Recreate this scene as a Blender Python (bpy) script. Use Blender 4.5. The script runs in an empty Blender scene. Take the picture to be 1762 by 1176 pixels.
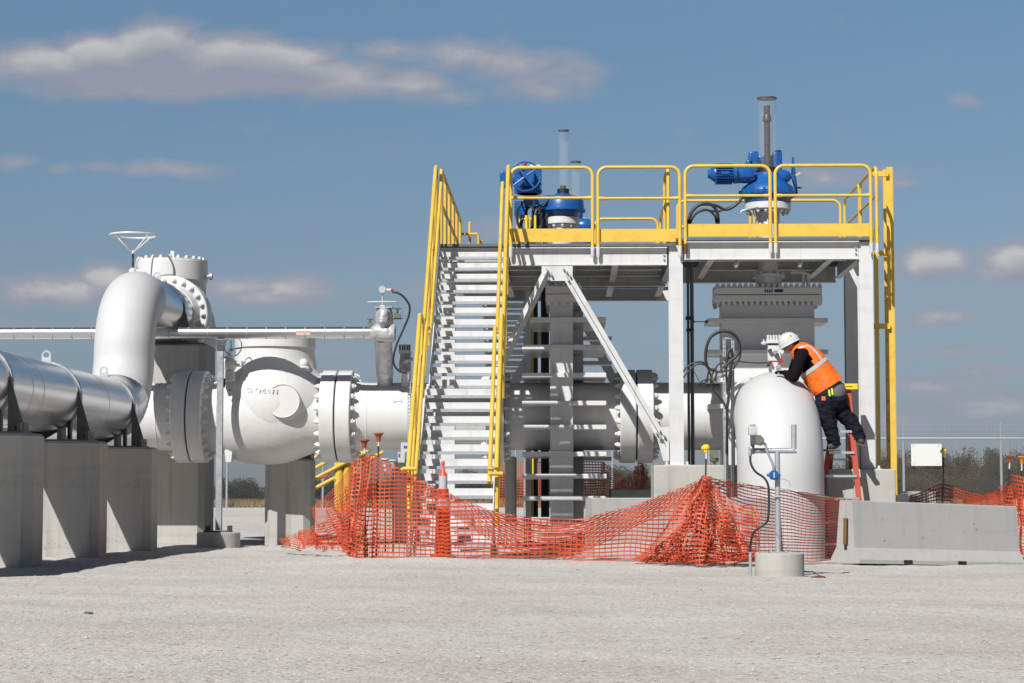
import bpy, math, random
from math import sin, cos, tan, pi, radians, atan2, sqrt, exp, floor
from mathutils import Vector, Matrix, noise as mnoise
import numpy as np
random.seed(7)
C = bpy.context.scene.collection
sc = bpy.context.scene
# ------------------------------------------------------------------ camera
F = 3550.0; EYE = 0.78; YAW = radians(1.5); TH = math.atan(267 / F)
cam = bpy.data.objects.new('camera', bpy.data.cameras.new('camera')); C.objects.link(cam)
cam.location = (0, 0, EYE); cam.rotation_euler = (pi / 2 + TH, 0, YAW)
cam.data.sensor_width = 36; cam.data.lens = 36 * F / 1762; cam.data.clip_start = 0.5; cam.data.clip_end = 9000
sc.camera = cam
# ------------------------------------------------------------------ sun, sky
SUN = Vector((-0.48, -0.97, 1.0)).normalized()
sl = bpy.data.lights.new('sun', 'SUN'); so = bpy.data.objects.new('sun', sl); C.objects.link(so)
sl.energy = 5.0; sl.angle = radians(0.5); sl.color = (1.0, 0.97, 0.925)
so.rotation_mode = 'QUATERNION'; so.rotation_quaternion = SUN.to_track_quat('Z', 'Y'); so.location = (-10, -10, 30)
sc.view_settings.view_transform = 'Standard'; sc.view_settings.look = 'None'; sc.view_settings.exposure = 0.18
world = bpy.data.worlds.new('World'); sc.world = world; world.use_nodes = True

def W(px, py, Y):
    u = (px - 881) / F; v = (588 - py) / F
    dx = -sin(YAW) * cos(TH) + u * cos(YAW) + v * sin(YAW) * sin(TH)
    dy = cos(YAW) * cos(TH) + u * sin(YAW) - v * cos(YAW) * sin(TH)
    dz = sin(TH) + v * cos(TH)
    return Vector((dx * Y / dy, Y, EYE + dz * Y / dy))

def build_sky():
    nt = world.node_tree; N = nt.nodes; L = nt.links; N.clear()
    out = N.new('ShaderNodeOutputWorld'); bg = N.new('ShaderNodeBackground')
    sky = N.new('ShaderNodeTexSky'); sky.sky_type = 'NISHITA'; sky.sun_disc = False
    sky.sun_elevation = math.asin(SUN.z); sky.sun_rotation = atan2(SUN.x, SUN.y)
    sky.altitude = 200; sky.air_density = 1.0; sky.dust_density = 0.3; sky.ozone_density = 3.0
    bg.inputs[1].default_value = 0.062
    tc = N.new('ShaderNodeTexCoord'); sep = N.new('ShaderNodeSeparateXYZ'); L.new(tc.outputs['Generated'], sep.inputs[0])
    my = N.new('ShaderNodeMath'); my.operation = 'MAXIMUM'; L.new(sep.outputs[1], my.inputs[0]); my.inputs[1].default_value = 0.02
    du = N.new('ShaderNodeMath'); du.operation = 'DIVIDE'; L.new(sep.outputs[0], du.inputs[0]); L.new(my.outputs[0], du.inputs[1])
    dv = N.new('ShaderNodeMath'); dv.operation = 'DIVIDE'; L.new(sep.outputs[2], dv.inputs[0]); L.new(my.outputs[0], dv.inputs[1])
    cb = N.new('ShaderNodeCombineXYZ'); L.new(du.outputs[0], cb.inputs[0]); L.new(dv.outputs[0], cb.inputs[1])
    # group: cloud density at a sky position
    g = bpy.data.node_groups.new('cloud_density', 'ShaderNodeTree')
    g.interface.new_socket('P', in_out='INPUT', socket_type='NodeSocketVector')
    g.interface.new_socket('D', in_out='OUTPUT', socket_type='NodeSocketFloat')
    gi = g.nodes.new('NodeGroupInput'); go = g.nodes.new('NodeGroupOutput'); G = g.nodes; K = g.links
    # wobble
    nz = G.new('ShaderNodeTexNoise'); nz.inputs['Scale'].default_value = 26; nz.inputs['Detail'].default_value = 3
    K.new(gi.outputs[0], nz.inputs['Vector'])
    wv = G.new('ShaderNodeVectorMath'); wv.operation = 'MULTIPLY_ADD'; K.new(nz.outputs['Color'], wv.inputs[0])
    wv.inputs[1].default_value = (0.022, 0.010, 0); K.new(gi.outputs[0], wv.inputs[2])
    # cx, cy, half width, half height, weight  (picture pixels)
    blobs = [(70,108,130,42,.98),(170,100,120,50,1.1),(265,90,105,56,1.15),(350,104,130,56,1.15),(450,114,150,52,1.15),(560,136,150,40,1.05),
             (680,146,130,30,.85),(760,160,90,20,.55),(300,138,340,40,1.05),
             (690,92,95,26,.60),(790,98,110,36,.66),(880,108,115,44,.70),(960,130,105,40,.62),(920,150,95,34,.62),
             (280,290,130,18,.62),(190,288,60,12,.5),(22,278,60,18,.55),(1660,176,50,16,.45),(118,292,30,12,.42),
             (185,478,65,30,.98),(110,502,140,36,.9),(230,507,160,28,.75),(400,492,90,26,.72),(500,496,90,28,.85),(470,512,150,22,.7),
             (1610,456,85,36,1.0),(1560,470,60,18,.6),(1745,452,75,42,1.05),(1720,470,90,26,.75),(1440,308,170,26,.55),(1550,316,50,12,.5),(1590,455,120,30,.6),
             (1620,540,110,24,.66),(1640,600,130,16,.58),(1690,640,150,22,.60),(1600,665,170,26,.62),(1720,700,200,36,.66),(1560,720,220,30,.55),(1180,470,120,30,.35),
             (720,500,50,40,.42),(840,390,60,30,.45),(860,640,700,26,.36),(640,600,300,20,.36),(100,560,240,20,.4)]
    last = None
    for (bx, by, rx, ry, w) in blobs:
        c = W(bx, by, 1.0); c.z -= EYE
        sb = G.new('ShaderNodeVectorMath'); sb.operation = 'SUBTRACT'; K.new(wv.outputs[0], sb.inputs[0])
        sb.inputs[1].default_value = (c.x + .011, c.z + .005, 0)
        ml = G.new('ShaderNodeVectorMath'); ml.operation = 'MULTIPLY'; K.new(sb.outputs[0], ml.inputs[0])
        ml.inputs[1].default_value = (F / (rx * 1.5), F / (ry * 1.6), 0)
        ln = G.new('ShaderNodeVectorMath'); ln.operation = 'LENGTH'; K.new(ml.outputs[0], ln.inputs[0])
        mr = G.new('ShaderNodeMapRange'); mr.interpolation_type = 'SMOOTHSTEP'; K.new(ln.outputs['Value'], mr.inputs[0])
        mr.inputs[1].default_value = 0; mr.inputs[2].default_value = 1; mr.inputs[3].default_value = w; mr.inputs[4].default_value = 0
        if last is None: last = mr
        else:
            mx = G.new('ShaderNodeMath'); mx.operation = 'SMOOTH_MAX'; mx.inputs[2].default_value = 0.08
            K.new(last.outputs[0], mx.inputs[0]); K.new(mr.outputs[0], mx.inputs[1]); last = mx
    st = G.new('ShaderNodeVectorMath'); st.operation = 'MULTIPLY'; K.new(gi.outputs[0], st.inputs[0]); st.inputs[1].default_value = (1, 1.9, 1)
    n2 = G.new('ShaderNodeTexNoise'); n2.inputs['Scale'].default_value = 42; n2.inputs['Detail'].default_value = 9; n2.inputs['Roughness'].default_value = .62
    K.new(st.outputs[0], n2.inputs['Vector'])
    m1 = G.new('ShaderNodeMath'); m1.operation = 'MULTIPLY_ADD'; K.new(n2.outputs[0], m1.inputs[0]); m1.inputs[1].default_value = .85; m1.inputs[2].default_value = -0.36
    ad = G.new('ShaderNodeMath'); ad.operation = 'ADD'; K.new(last.outputs[0], ad.inputs[0]); K.new(m1.outputs[0], ad.inputs[1])
    K.new(ad.outputs[0], go.inputs[0])
    g1 = N.new('ShaderNodeGroup'); g1.node_tree = g; L.new(cb.outputs[0], g1.inputs[0])
    of = N.new('ShaderNodeVectorMath'); of.operation = 'ADD'; L.new(cb.outputs[0], of.inputs[0]); of.inputs[1].default_value = (-.004, .0115, 0)
    g2 = N.new('ShaderNodeGroup'); g2.node_tree = g; L.new(of.outputs[0], g2.inputs[0])
    al = N.new('ShaderNodeMapRange'); al.interpolation_type = 'SMOOTHSTEP'; L.new(g1.outputs[0], al.inputs[0])
    al.inputs[1].default_value = .14; al.inputs[2].default_value = .80; al.inputs[3].default_value = 0; al.inputs[4].default_value = .93
    sh = N.new('ShaderNodeMapRange'); L.new(g2.outputs[0], sh.inputs[0])
    sh.inputs[1].default_value = .12; sh.inputs[2].default_value = .95; sh.inputs[3].default_value = 1; sh.inputs[4].default_value = 0
    th = N.new('ShaderNodeMapRange'); th.interpolation_type = 'SMOOTHSTEP'; L.new(g1.outputs[0], th.inputs[0]); th.inputs[1].default_value = .55; th.inputs[2].default_value = .98; th.inputs[3].default_value = .15
    sm = N.new('ShaderNodeMath'); sm.operation = 'MULTIPLY'; L.new(sh.outputs[0], sm.inputs[0]); L.new(th.outputs[0], sm.inputs[1])
    cr = N.new('ShaderNodeValToRGB'); L.new(sm.outputs[0], cr.inputs[0])
    e = cr.color_ramp.elements
    e[0].position = 0; e[0].color = (4.2, 4.5, 5.5, 1); e[1].position = 1; e[1].color = (7.7, 7.6, 7.7, 1)
    e = cr.color_ramp.elements.new(.45); e.color = (5.5, 5.55, 6.2, 1)
    hs = N.new('ShaderNodeHueSaturation'); hs.inputs['Saturation'].default_value = .85; hs.inputs['Value'].default_value = 1.0
    L.new(sky.outputs[0], hs.inputs['Color'])
    tint = N.new('ShaderNodeMix'); tint.data_type = 'RGBA'; tint.blend_type = 'MULTIPLY'; tint.inputs['Factor'].default_value = 1
    gr = N.new('ShaderNodeValToRGB'); L.new(dv.outputs[0], gr.inputs[0]); ge = gr.color_ramp.elements
    ge[0].position = 0; ge[0].color = (.40, .44, .64, 1); ge[1].position = 1.0; ge[1].color = (.36, .40, .46, 1)
    x = ge.new(.10); x.color = (.70, .73, .79, 1); x = ge.new(.26); x.color = (.80, 1.0, 1.07, 1); x = ge.new(.5); x.color = (.6, .72, .78, 1)
    L.new(hs.outputs[0], tint.inputs['A']); L.new(gr.outputs[0], tint.inputs['B'])
    # only the front half of the sky carries the clouds seen here
    fr = N.new('ShaderNodeMapRange'); L.new(sep.outputs[1], fr.inputs[0]); fr.inputs[1].default_value = .3; fr.inputs[2].default_value = .5
    fa = N.new('ShaderNodeMath'); fa.operation = 'MULTIPLY'; L.new(al.outputs[0], fa.inputs[0]); L.new(fr.outputs[0], fa.inputs[1])
    mix = N.new('ShaderNodeMix'); mix.data_type = 'RGBA'; L.new(fa.outputs[0], mix.inputs['Factor'])
    L.new(tint.outputs['Result'], mix.inputs['A']); L.new(cr.outputs[0], mix.inputs['B'])
    L.new(mix.outputs['Result'], bg.inputs[0]); L.new(bg.outputs[0], out.inputs[0])
build_sky()

# ------------------------------------------------------------------ materials
MATS = {}
def mat(name, col, rough=.5, metal=0, col2=None, nscale=4.0, bump=0.0, bscale=30.0, spec=.5, mixpow=1.0, coat=0, aniso=None, stretch=None, vlo=.35, vhi=.65, bdist=.01, pits=0, streak=0):
    m = bpy.data.materials.new(name); m.use_nodes = True; MATS[name] = m
    nt = m.node_tree; N = nt.nodes; L = nt.links; b = N['Principled BSDF']
    b.inputs['Base Color'].default_value = (*col, 1); b.inputs['Roughness'].default_value = rough; b.inputs['Metallic'].default_value = metal
    b.inputs['Specular IOR Level'].default_value = spec
    if coat: b.inputs['Coat Weight'].default_value = coat; b.inputs['Coat Roughness'].default_value = .1
    tc = N.new('ShaderNodeTexCoord'); vec = tc.outputs['Object']
    if stretch:
        mp = N.new('ShaderNodeMapping'); L.new(vec, mp.inputs[0]); mp.inputs['Scale'].default_value = stretch; vec = mp.outputs[0]
    if col2:
        n = N.new('ShaderNodeTexNoise'); n.inputs['Scale'].default_value = nscale; n.inputs['Detail'].default_value = 6; n.inputs['Roughness'].default_value = .65
        L.new(vec, n.inputs['Vector'])
        mr = N.new('ShaderNodeMapRange'); L.new(n.outputs[0], mr.inputs[0]); mr.inputs[1].default_value = vlo; mr.inputs[2].default_value = vhi
        mx = N.new('ShaderNodeMix'); mx.data_type = 'RGBA'; L.new(mr.outputs[0], mx.inputs['Factor'])
        mx.inputs['A'].default_value = (*col, 1); mx.inputs['B'].default_value = (*col2, 1); L.new(mx.outputs['Result'], b.inputs['Base Color'])
    if pits or streak:
        src = b.inputs['Base Color'].links[0].from_socket if b.inputs['Base Color'].links else None
        def mul(fac_socket, lo, hi, c):
            nonlocal src
            r_ = N.new('ShaderNodeMapRange'); r_.interpolation_type = 'SMOOTHSTEP'; L.new(fac_socket, r_.inputs[0]); r_.inputs[1].default_value = lo; r_.inputs[2].default_value = hi; r_.inputs[3].default_value = 0; r_.inputs[4].default_value = 1
            x_ = N.new('ShaderNodeMix'); x_.data_type = 'RGBA'; x_.blend_type = 'MULTIPLY'; L.new(r_.outputs[0], x_.inputs['Factor'])
            if src is None: x_.inputs['A'].default_value = (*col, 1)
            else: L.new(src, x_.inputs['A'])
            x_.inputs['B'].default_value = (*c, 1); src = x_.outputs['Result']; L.new(src, b.inputs['Base Color'])
        if pits:
            vp = N.new('ShaderNodeTexVoronoi'); vp.inputs['Scale'].default_value = 7; L.new(tc.outputs['Object'], vp.inputs['Vector']); mul(vp.outputs['Distance'], .10, .06, (1-pits,)*3)
            vq = N.new('ShaderNodeTexVoronoi'); vq.inputs['Scale'].default_value = 19; L.new(tc.outputs['Object'], vq.inputs['Vector']); mul(vq.outputs['Distance'], .13, .07, (1-pits*.5,)*3)
        if streak:
            ms = N.new('ShaderNodeMapping'); L.new(tc.outputs['Object'], ms.inputs[0]); ms.inputs['Scale'].default_value = (5, 5, .35)
            ns = N.new('ShaderNodeTexNoise'); ns.inputs['Scale'].default_value = 1.6; ns.inputs['Detail'].default_value = 7; L.new(ms.outputs[0], ns.inputs['Vector']); mul(ns.outputs[0], .52, .72, (1-streak, 1-streak*1.1, 1-streak*1.25))
            mh = N.new('ShaderNodeMapping'); L.new(tc.outputs['Object'], mh.inputs[0]); mh.inputs['Scale'].default_value = (.15, .15, 3.2)
            nh_ = N.new('ShaderNodeTexNoise'); nh_.inputs['Scale'].default_value = 2; nh_.inputs['Detail'].default_value = 2; L.new(mh.outputs[0], nh_.inputs['Vector']); mul(nh_.outputs[0], .55, .62, (1-streak*.45,)*3)
    if bump:
        n = N.new('ShaderNodeTexNoise'); n.inputs['Scale'].default_value = bscale; n.inputs['Detail'].default_value = 5
        L.new(vec, n.inputs['Vector'])
        bp = N.new('ShaderNodeBump'); bp.inputs['Strength'].default_value = bump; bp.inputs['Distance'].default_value = bdist
        L.new(n.outputs[0], bp.inputs['Height']); L.new(bp.outputs[0], b.inputs['Normal'])
    return m
mat('white_paint', (.635, .635, .63), .36, streak=.06, col2=(.585, .58, .57), nscale=2.2, bump=.12, bscale=9, vlo=.45, vhi=.8)
mat('white_cast', (.635, .635, .63), .40, streak=.04, col2=(.59, .585, .575), nscale=3, bump=.35, bscale=14, vlo=.45, vhi=.8)
mat('white_steel', (.585, .59, .59), .5, streak=.12, col2=(.49, .49, .48), nscale=3.5, bump=.05, bscale=12, vlo=.5, vhi=.85)
mat('white_gloss', (.525, .533, .54), .5, streak=.03, col2=(.505, .513, .525), nscale=1.5, spec=.35, vlo=.4, vhi=.9)
mat('yellow_paint', (.68, .46, .075), .38, col2=(.62, .345, .035), nscale=5, vlo=.5, vhi=.75)
mat('galvanised', (.40, .43, .46), .45, .55, col2=(.50, .52, .54), nscale=18)
mat('galv_dull', (.27, .29, .30), .55, .35, col2=(.42, .44, .45), nscale=12)
mat('dark_steel', (.060, .068, .080), .5, .2, col2=(.09, .10, .11), nscale=8)
mat('black_rubber', (.018, .018, .020), .55)
mat('black_bolt', (.035, .033, .032), .5, .5)
mat('concrete', (.43, .42, .395), .88, pits=.35, streak=.17, col2=(.36, .35, .325), nscale=1.6, bump=.5, bscale=40, vlo=.35, vhi=.85, bdist=.006, stretch=(1, 1, .45))
mat('concrete_barrier', (.385, .385, .375), .85, pits=.3, streak=.07, col2=(.335, .335, .325), nscale=1.8, bump=.5, bscale=45, vlo=.3, vhi=.85, bdist=.005)
mat('blue_paint', (.010, .105, .36), .33, col2=(.008, .075, .27), nscale=6, coat=.3)
mat('orange_net', (.52, .072, .022), .5, col2=(.38, .048, .015), nscale=3)
mat('orange_plastic', (.72, .075, .025), .4)
mat('red_fibreglass', (.42, .075, .045), .4)
mat('rust_cap', (.30, .075, .03), .7)
mat('orange_cap', (.62, .22, .03), .6)
mat('yellow_cap', (.80, .55, .02), .5)
mat('green_post', (.018, .032, .022), .5)
mat('silver_cloth', (.58, .59, .60), .40, .4, col2=(.48, .49, .51), nscale=9, bump=.7, bscale=8, bdist=.05)
mat('rust_brown', (.13, .045, .025), .8)
mat('wood_brown', (.20, .12, .035), .7, col2=(.13, .08, .03), nscale=20)
mat('label_orange', (.75, .18, .01), .5)
mat('label_white', (.62, .62, .61), .5)
mat('label_blue', (.01, .07, .40), .5)
mat('label_navy', (.01, .015, .06), .5)
mat('red_plastic', (.45, .02, .015), .4)
mat('olive_box', (.13, .15, .11), .5)
mat('grey_box', (.40, .41, .41), .5, col2=(.5, .5, .5), nscale=20)
mat('screw_steel', (.13, .10, .065), .4, .6, col2=(.06, .05, .04), nscale=30)
mat('skin', (.42, .20, .14), .5, col2=(.36, .15, .10), nscale=20)
mat('hair', (.03, .022, .018), .8)
mat('vest_orange', (.90, .17, .012), .6, col2=(.80, .135, .01), nscale=9, bump=.7, bscale=16, bdist=.02)
mat('vest_tape', (.46, .47, .52), .4)
mat('tape_yellow', (.65, .80, .05), .5)
mat('navy_cloth', (.0075, .009, .016), .85, spec=.15, col2=(.011, .013, .022), nscale=12, bump=.8, bscale=12, bdist=.03)
mat('black_cloth', (.008, .006, .009), .9, spec=.1, bump=.6, bscale=16, bdist=.02)
mat('grey_cloth', (.13, .13, .14), .8)
mat('boot', (.045, .038, .032), .6)
mat('boot_sole', (.10, .095, .09), .7)
mat('aluminium', (.62, .63, .64), .35, .6)
mat('leaf_a', (.045, .048, .018), .9, col2=(.085, .068, .030), nscale=5, spec=.2)
mat('leaf_b', (.080, .052, .026), .9, col2=(.034, .032, .016), nscale=5, spec=.2)
mat('leaf_c', (.020, .032, .012), .9, col2=(.050, .052, .020), nscale=5, spec=.2)
mat('twig', (.08, .062, .048), .9)
mat('grating', (.13, .14, .15), .7, .1, col2=(.10, .11, .12), nscale=8)
mat('dry_grass', (.38, .28, .14), .9, col2=(.25, .2, .1), nscale=3)
mat('lime_sticker', (.35, .60, .06), .5)
def clad():
    m = mat('cladding', (.66, .67, .69), .27, .95, bump=.10, bscale=3, bdist=.03)
    return m
clad()
m = mat('clear_tube', (.45, .48, .50), .04); b = m.node_tree.nodes['Principled BSDF']
b.inputs['Transmission Weight'].default_value = 0; b.inputs['Alpha'].default_value = .13
def gravel_mat():
    m = bpy.data.materials.new('gravel'); m.use_nodes = True; MATS['gravel'] = m
    nt = m.node_tree; N = nt.nodes; L = nt.links; b = N['Principled BSDF']; b.inputs['Roughness'].default_value = .95; b.inputs['Specular IOR Level'].default_value = .2
    tc = N.new('ShaderNodeTexCoord')
    def noise(s, d, r=.6):
        n = N.new('ShaderNodeTexNoise'); n.inputs['Scale'].default_value = s; n.inputs['Detail'].default_value = d; n.inputs['Roughness'].default_value = r
        L.new(tc.outputs['Object'], n.inputs['Vector']); return n
    v = N.new('ShaderNodeTexVoronoi'); v.inputs['Scale'].default_value = 42; L.new(tc.outputs['Object'], v.inputs['Vector'])
    v2 = N.new('ShaderNodeTexVoronoi'); v2.inputs['Scale'].default_value = 19; L.new(tc.outputs['Object'], v2.inputs['Vector'])
    sp = N.new('ShaderNodeSeparateColor'); L.new(v.outputs['Color'], sp.inputs[0])
    cr = N.new('ShaderNodeValToRGB'); L.new(sp.outputs[0], cr.inputs[0]); cr.color_ramp.interpolation = 'LINEAR'
    e = cr.color_ramp.elements; e[0].position = 0; e[0].color = (.33, .31, .285, 1); e[1].position = 1; e[1].color = (.57, .55, .52, 1)
    x = e.new(.1); x.color = (.45, .43, .405, 1); x = e.new(.5); x.color = (.505, .485, .46, 1)
    big = noise(.55, 4, .6); mr = N.new('ShaderNodeMapRange'); L.new(big.outputs[0], mr.inputs[0]); mr.inputs[1].default_value = .35; mr.inputs[2].default_value = .65
    mpt = N.new('ShaderNodeMapping'); L.new(tc.outputs['Object'], mpt.inputs[0]); mpt.inputs['Scale'].default_value = (.10, .85, 1); mpt.inputs['Rotation'].default_value = (0, 0, .06)
    trk = N.new('ShaderNodeTexNoise'); trk.inputs['Scale'].default_value = 1.0; trk.inputs['Detail'].default_value = 5; L.new(mpt.outputs[0], trk.inputs['Vector'])
    tm = N.new('ShaderNodeMapRange'); L.new(trk.outputs[0], tm.inputs[0]); tm.inputs[1].default_value = .38; tm.inputs[2].default_value = .62; tm.inputs[3].default_value = .965; tm.inputs[4].default_value = 1.035
    mx = N.new('ShaderNodeMix'); mx.data_type = 'RGBA'; mx.blend_type = 'MULTIPLY'; mx.inputs['Factor'].default_value = 1
    sc2 = N.new('ShaderNodeVectorMath'); sc2.operation = 'SCALE'
    cc = N.new('ShaderNodeMix'); cc.data_type = 'RGBA'; L.new(mr.outputs[0], cc.inputs['Factor']); cc.inputs['A'].default_value = (.90, .885, .87, 1); cc.inputs['B'].default_value = (1.04, 1.05, 1.07, 1)
    L.new(cr.outputs[0], mx.inputs['A']); L.new(cc.outputs['Result'], mx.inputs['B']); L.new(mx.outputs['Result'], sc2.inputs[0]); L.new(tm.outputs[0], sc2.inputs['Scale']); L.new(sc2.outputs[0], b.inputs['Base Color'])
    n3 = noise(120, 3)
    a1 = N.new('ShaderNodeMath'); a1.operation = 'MULTIPLY_ADD'; L.new(v.outputs['Distance'], a1.inputs[0]); a1.inputs[1].default_value = -1.0; L.new(n3.outputs[0], a1.inputs[2])
    a2 = N.new('ShaderNodeMath'); a2.operation = 'MULTIPLY_ADD'; L.new(v2.outputs['Distance'], a2.inputs[0]); a2.inputs[1].default_value = -.8; L.new(a1.outputs[0], a2.inputs[2])
    bp = N.new('ShaderNodeBump'); bp.inputs['Strength'].default_value = .5; bp.inputs['Distance'].default_value = .014
    L.new(a2.outputs[0], bp.inputs['Height']); L.new(bp.outputs[0], b.inputs['Normal'])
gravel_mat()

# ------------------------------------------------------------------ mesh building
ORG = {}
class MB:
    def __init__(s): s.v = []; s.f = []
    def add(s, vs, fs):
        o = len(s.v); s.v += [tuple(v) for v in vs]; s.f += [tuple(i + o for i in f) for f in fs]; return s
    def box(s, x0, x1, y0, y1, z0, z1):
        return s.add([(x0,y0,z0),(x1,y0,z0),(x1,y1,z0),(x0,y1,z0),(x0,y0,z1),(x1,y0,z1),(x1,y1,z1),(x0,y1,z1)],
                     [(0,3,2,1),(4,5,6,7),(0,1,5,4),(1,2,6,5),(2,3,7,6),(3,0,4,7)])
    def obox(s, c, ax, ay, az, hx, hy, hz):
        c = Vector(c); vs = []
        for k in (-1, 1):
            for (i, j) in ((-1,-1),(1,-1),(1,1),(-1,1)): vs.append(c + ax*hx*i + ay*hy*j + az*hz*k)
        return s.add(vs, [(0,3,2,1),(4,5,6,7),(0,1,5,4),(1,2,6,5),(2,3,7,6),(3,0,4,7)])
    def bar(s, p, q, w, h, up=(0,0,1)):
        p = Vector(p); q = Vector(q); d = (q-p).normalized(); u = Vector(up)
        sd = d.cross(u).normalized(); u2 = sd.cross(d)
        return s.obox((p+q)/2, d, sd, u2, (q-p).length/2, w/2, h/2)
    def tube(s, pts, r, n=10, closed=False, caps=True, squash=None):
        pts = [Vector(p) for p in pts]; m = len(pts); rr = r if hasattr(r, '__len__') else [r]*m
        T = []
        for i in range(m):
            if closed: t = pts[(i+1) % m] - pts[i-1]
            else: t = pts[min(i+1, m-1)] - pts[max(i-1, 0)]
            T.append(t.normalized())
        a = Vector((0,0,1)) if abs(T[0].z) < .9 else Vector((1,0,0))
        nrm = (a - T[0]*a.dot(T[0])).normalized(); vs = []
        for i in range(m):
            if i: nrm = (nrm - T[i]*nrm.dot(T[i])).normalized()
            b = T[i].cross(nrm)
            for k in range(n):
                th = 2*pi*k/n; vs.append(pts[i] + (nrm*cos(th) + b*sin(th))*rr[i])
        fs = []
        for i in range(m if closed else m-1):
            j = (i+1) % m
            for k in range(n): fs.append((i*n+k, i*n+(k+1)%n, j*n+(k+1)%n, j*n+k))
        if caps and not closed: fs += [tuple(range(n-1,-1,-1)), tuple((m-1)*n+k for k in range(n))]
        return s.add(vs, fs)
    def cyl(s, p, q, r, r2=None, n=24): return s.tube([p, q], [r, r if r2 is None else r2], n)
    def lathe(s, prof, o, ax=(0,0,1), n=40, ph=0):
        o = Vector(o); ax = Vector(ax).normalized(); a = Vector((0,0,1)) if abs(ax.z) < .9 else Vector((1,0,0))
        u = (a - ax*a.dot(ax)).normalized(); w = ax.cross(u); vs = []; fs = []; m = len(prof)
        for (t, r) in prof:
            for k in range(n):
                th = 2*pi*(k+ph)/n; vs.append(o + ax*t + (u*cos(th) + w*sin(th))*max(r, 1e-4))
        for i in range(m-1):
            for k in range(n): fs.append((i*n+k, i*n+(k+1)%n, (i+1)*n+(k+1)%n, (i+1)*n+k))
        fs += [tuple(range(n-1,-1,-1)), tuple((m-1)*n+k for k in range(n))]
        return s.add(vs, fs)
    def ball(s, c, r, n=16, sc_=(1,1,1)):
        c = Vector(c); vs = []; fs = []; m = n//2
        for i in range(m+1):
            ph = pi*i/m
            for k in range(n):
                th = 2*pi*k/n; vs.append((c.x + r*sc_[0]*sin(ph)*cos(th), c.y + r*sc_[1]*sin(ph)*sin(th), c.z + r*sc_[2]*cos(ph)))
        for i in range(m):
            for k in range(n): fs.append((i*n+k, (i+1)*n+k, (i+1)*n+(k+1)%n, i*n+(k+1)%n))
        return s.add(vs, fs)
    def prism(s, poly, y0, y1):          # polygon in xz, extruded along y
        n = len(poly); vs = [(x, y0, z) for x, z in poly] + [(x, y1, z) for x, z in poly]
        return s.add(vs, [tuple(range(n)), tuple(range(2*n-1, n-1, -1))] + [(i, i+n, (i+1)%n+n, (i+1)%n) for i in range(n)])
    def prismx(s, poly, x0, x1):         # polygon in yz, extruded along x
        n = len(poly); vs = [(x0, y, z) for y, z in poly] + [(x1, y, z) for y, z in poly]
        return s.add(vs, [tuple(range(n-1,-1,-1)), tuple(range(n, 2*n))] + [(i, (i+1)%n, (i+1)%n+n, i+n) for i in range(n)])
    def prismz(s, poly, z0, z1):
        n = len(poly); vs = [(x, y, z0) for x, y in poly] + [(x, y, z1) for x, y in poly]
        return s.add(vs, [tuple(range(n-1,-1,-1)), tuple(range(n, 2*n))] + [(i, (i+1)%n, (i+1)%n+n, i+n) for i in range(n)])
    def build(s, name, m, parent=None, loc=None, smooth=True, ang=35, bevel=0, fix=True):
        if parent is not None: org = ORG[parent.name]
        elif loc is not None: org = Vector(loc)
        else:
            a = np.array(s.v); org = Vector(((a[:,0].min()+a[:,0].max())/2, (a[:,1].min()+a[:,1].max())/2, a[:,2].min()))
        me = bpy.data.meshes.new(name); me.from_pydata([(v[0]-org.x, v[1]-org.y, v[2]-org.z) for v in s.v], [], s.f)
        if fix:
            import bmesh
            bm = bmesh.new(); bm.from_mesh(me); bmesh.ops.recalc_face_normals(bm, faces=bm.faces); bm.to_mesh(me); bm.free()
        me.materials.append(MATS[m] if isinstance(m, str) else m)
        if smooth:
            me.polygons.foreach_set('use_smooth', [True]*len(me.polygons)); me.set_sharp_from_angle(angle=radians(ang))
        o = bpy.data.objects.new(name, me); C.objects.link(o); ORG[o.name] = org
        if parent is not None: o.parent = parent
        else: o.location = org
        if bevel:
            b = o.modifiers.new('bevel', 'BEVEL'); b.width = bevel; b.segments = 2; b.limit_method = 'ANGLE'; b.angle_limit = radians(40)
        return o
def tag(o, label=None, cat=None, group=None, kind=None):
    if label: o['label'] = label
    if cat: o['category'] = cat
    if group: o['group'] = group
    if kind: o['kind'] = kind
    return o
def thing(name, label, cat, loc, group=None):
    o = bpy.data.objects.new(name, None); C.objects.link(o); o.location = loc; ORG[o.name] = Vector(loc); o.empty_display_size = .2
    return tag(o, label, cat, group)
def copy_tree(o, loc, label=None, rot=None, scale=None):
    r = o.copy(); C.objects.link(r); r.location = loc; ORG[r.name] = Vector(loc)
    if rot is not None: r.rotation_euler = rot
    if scale is not None: r.scale = scale
    if label: r['label'] = label
    def rec(a, b):
        for ch in a.children:
            c = ch.copy(); C.objects.link(c); c.parent = b; rec(ch, c)
    rec(o, r); return r
def arc(c, a, b, t0, t1, n):   # points c + a cos t + b sin t
    c = Vector(c); a = Vector(a); b = Vector(b)
    return [c + a*cos(t0+(t1-t0)*i/n) + b*sin(t0+(t1-t0)*i/n) for i in range(n+1)]
def smoothpts(pts, k=6):       # catmull-rom
    P = [Vector(p) for p in pts]; out = []
    for i in range(len(P)-1):
        p0 = P[max(i-1,0)]; p1 = P[i]; p2 = P[i+1]; p3 = P[min(i+2,len(P)-1)]
        for j in range(k):
            t = j/k; out.append(.5*((2*p1)+(p2-p0)*t+(2*p0-5*p1+4*p2-p3)*t*t+(3*p1-p0-3*p2+p3)*t**3))
    out.append(P[-1]); return out
_bolt = {}
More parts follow.
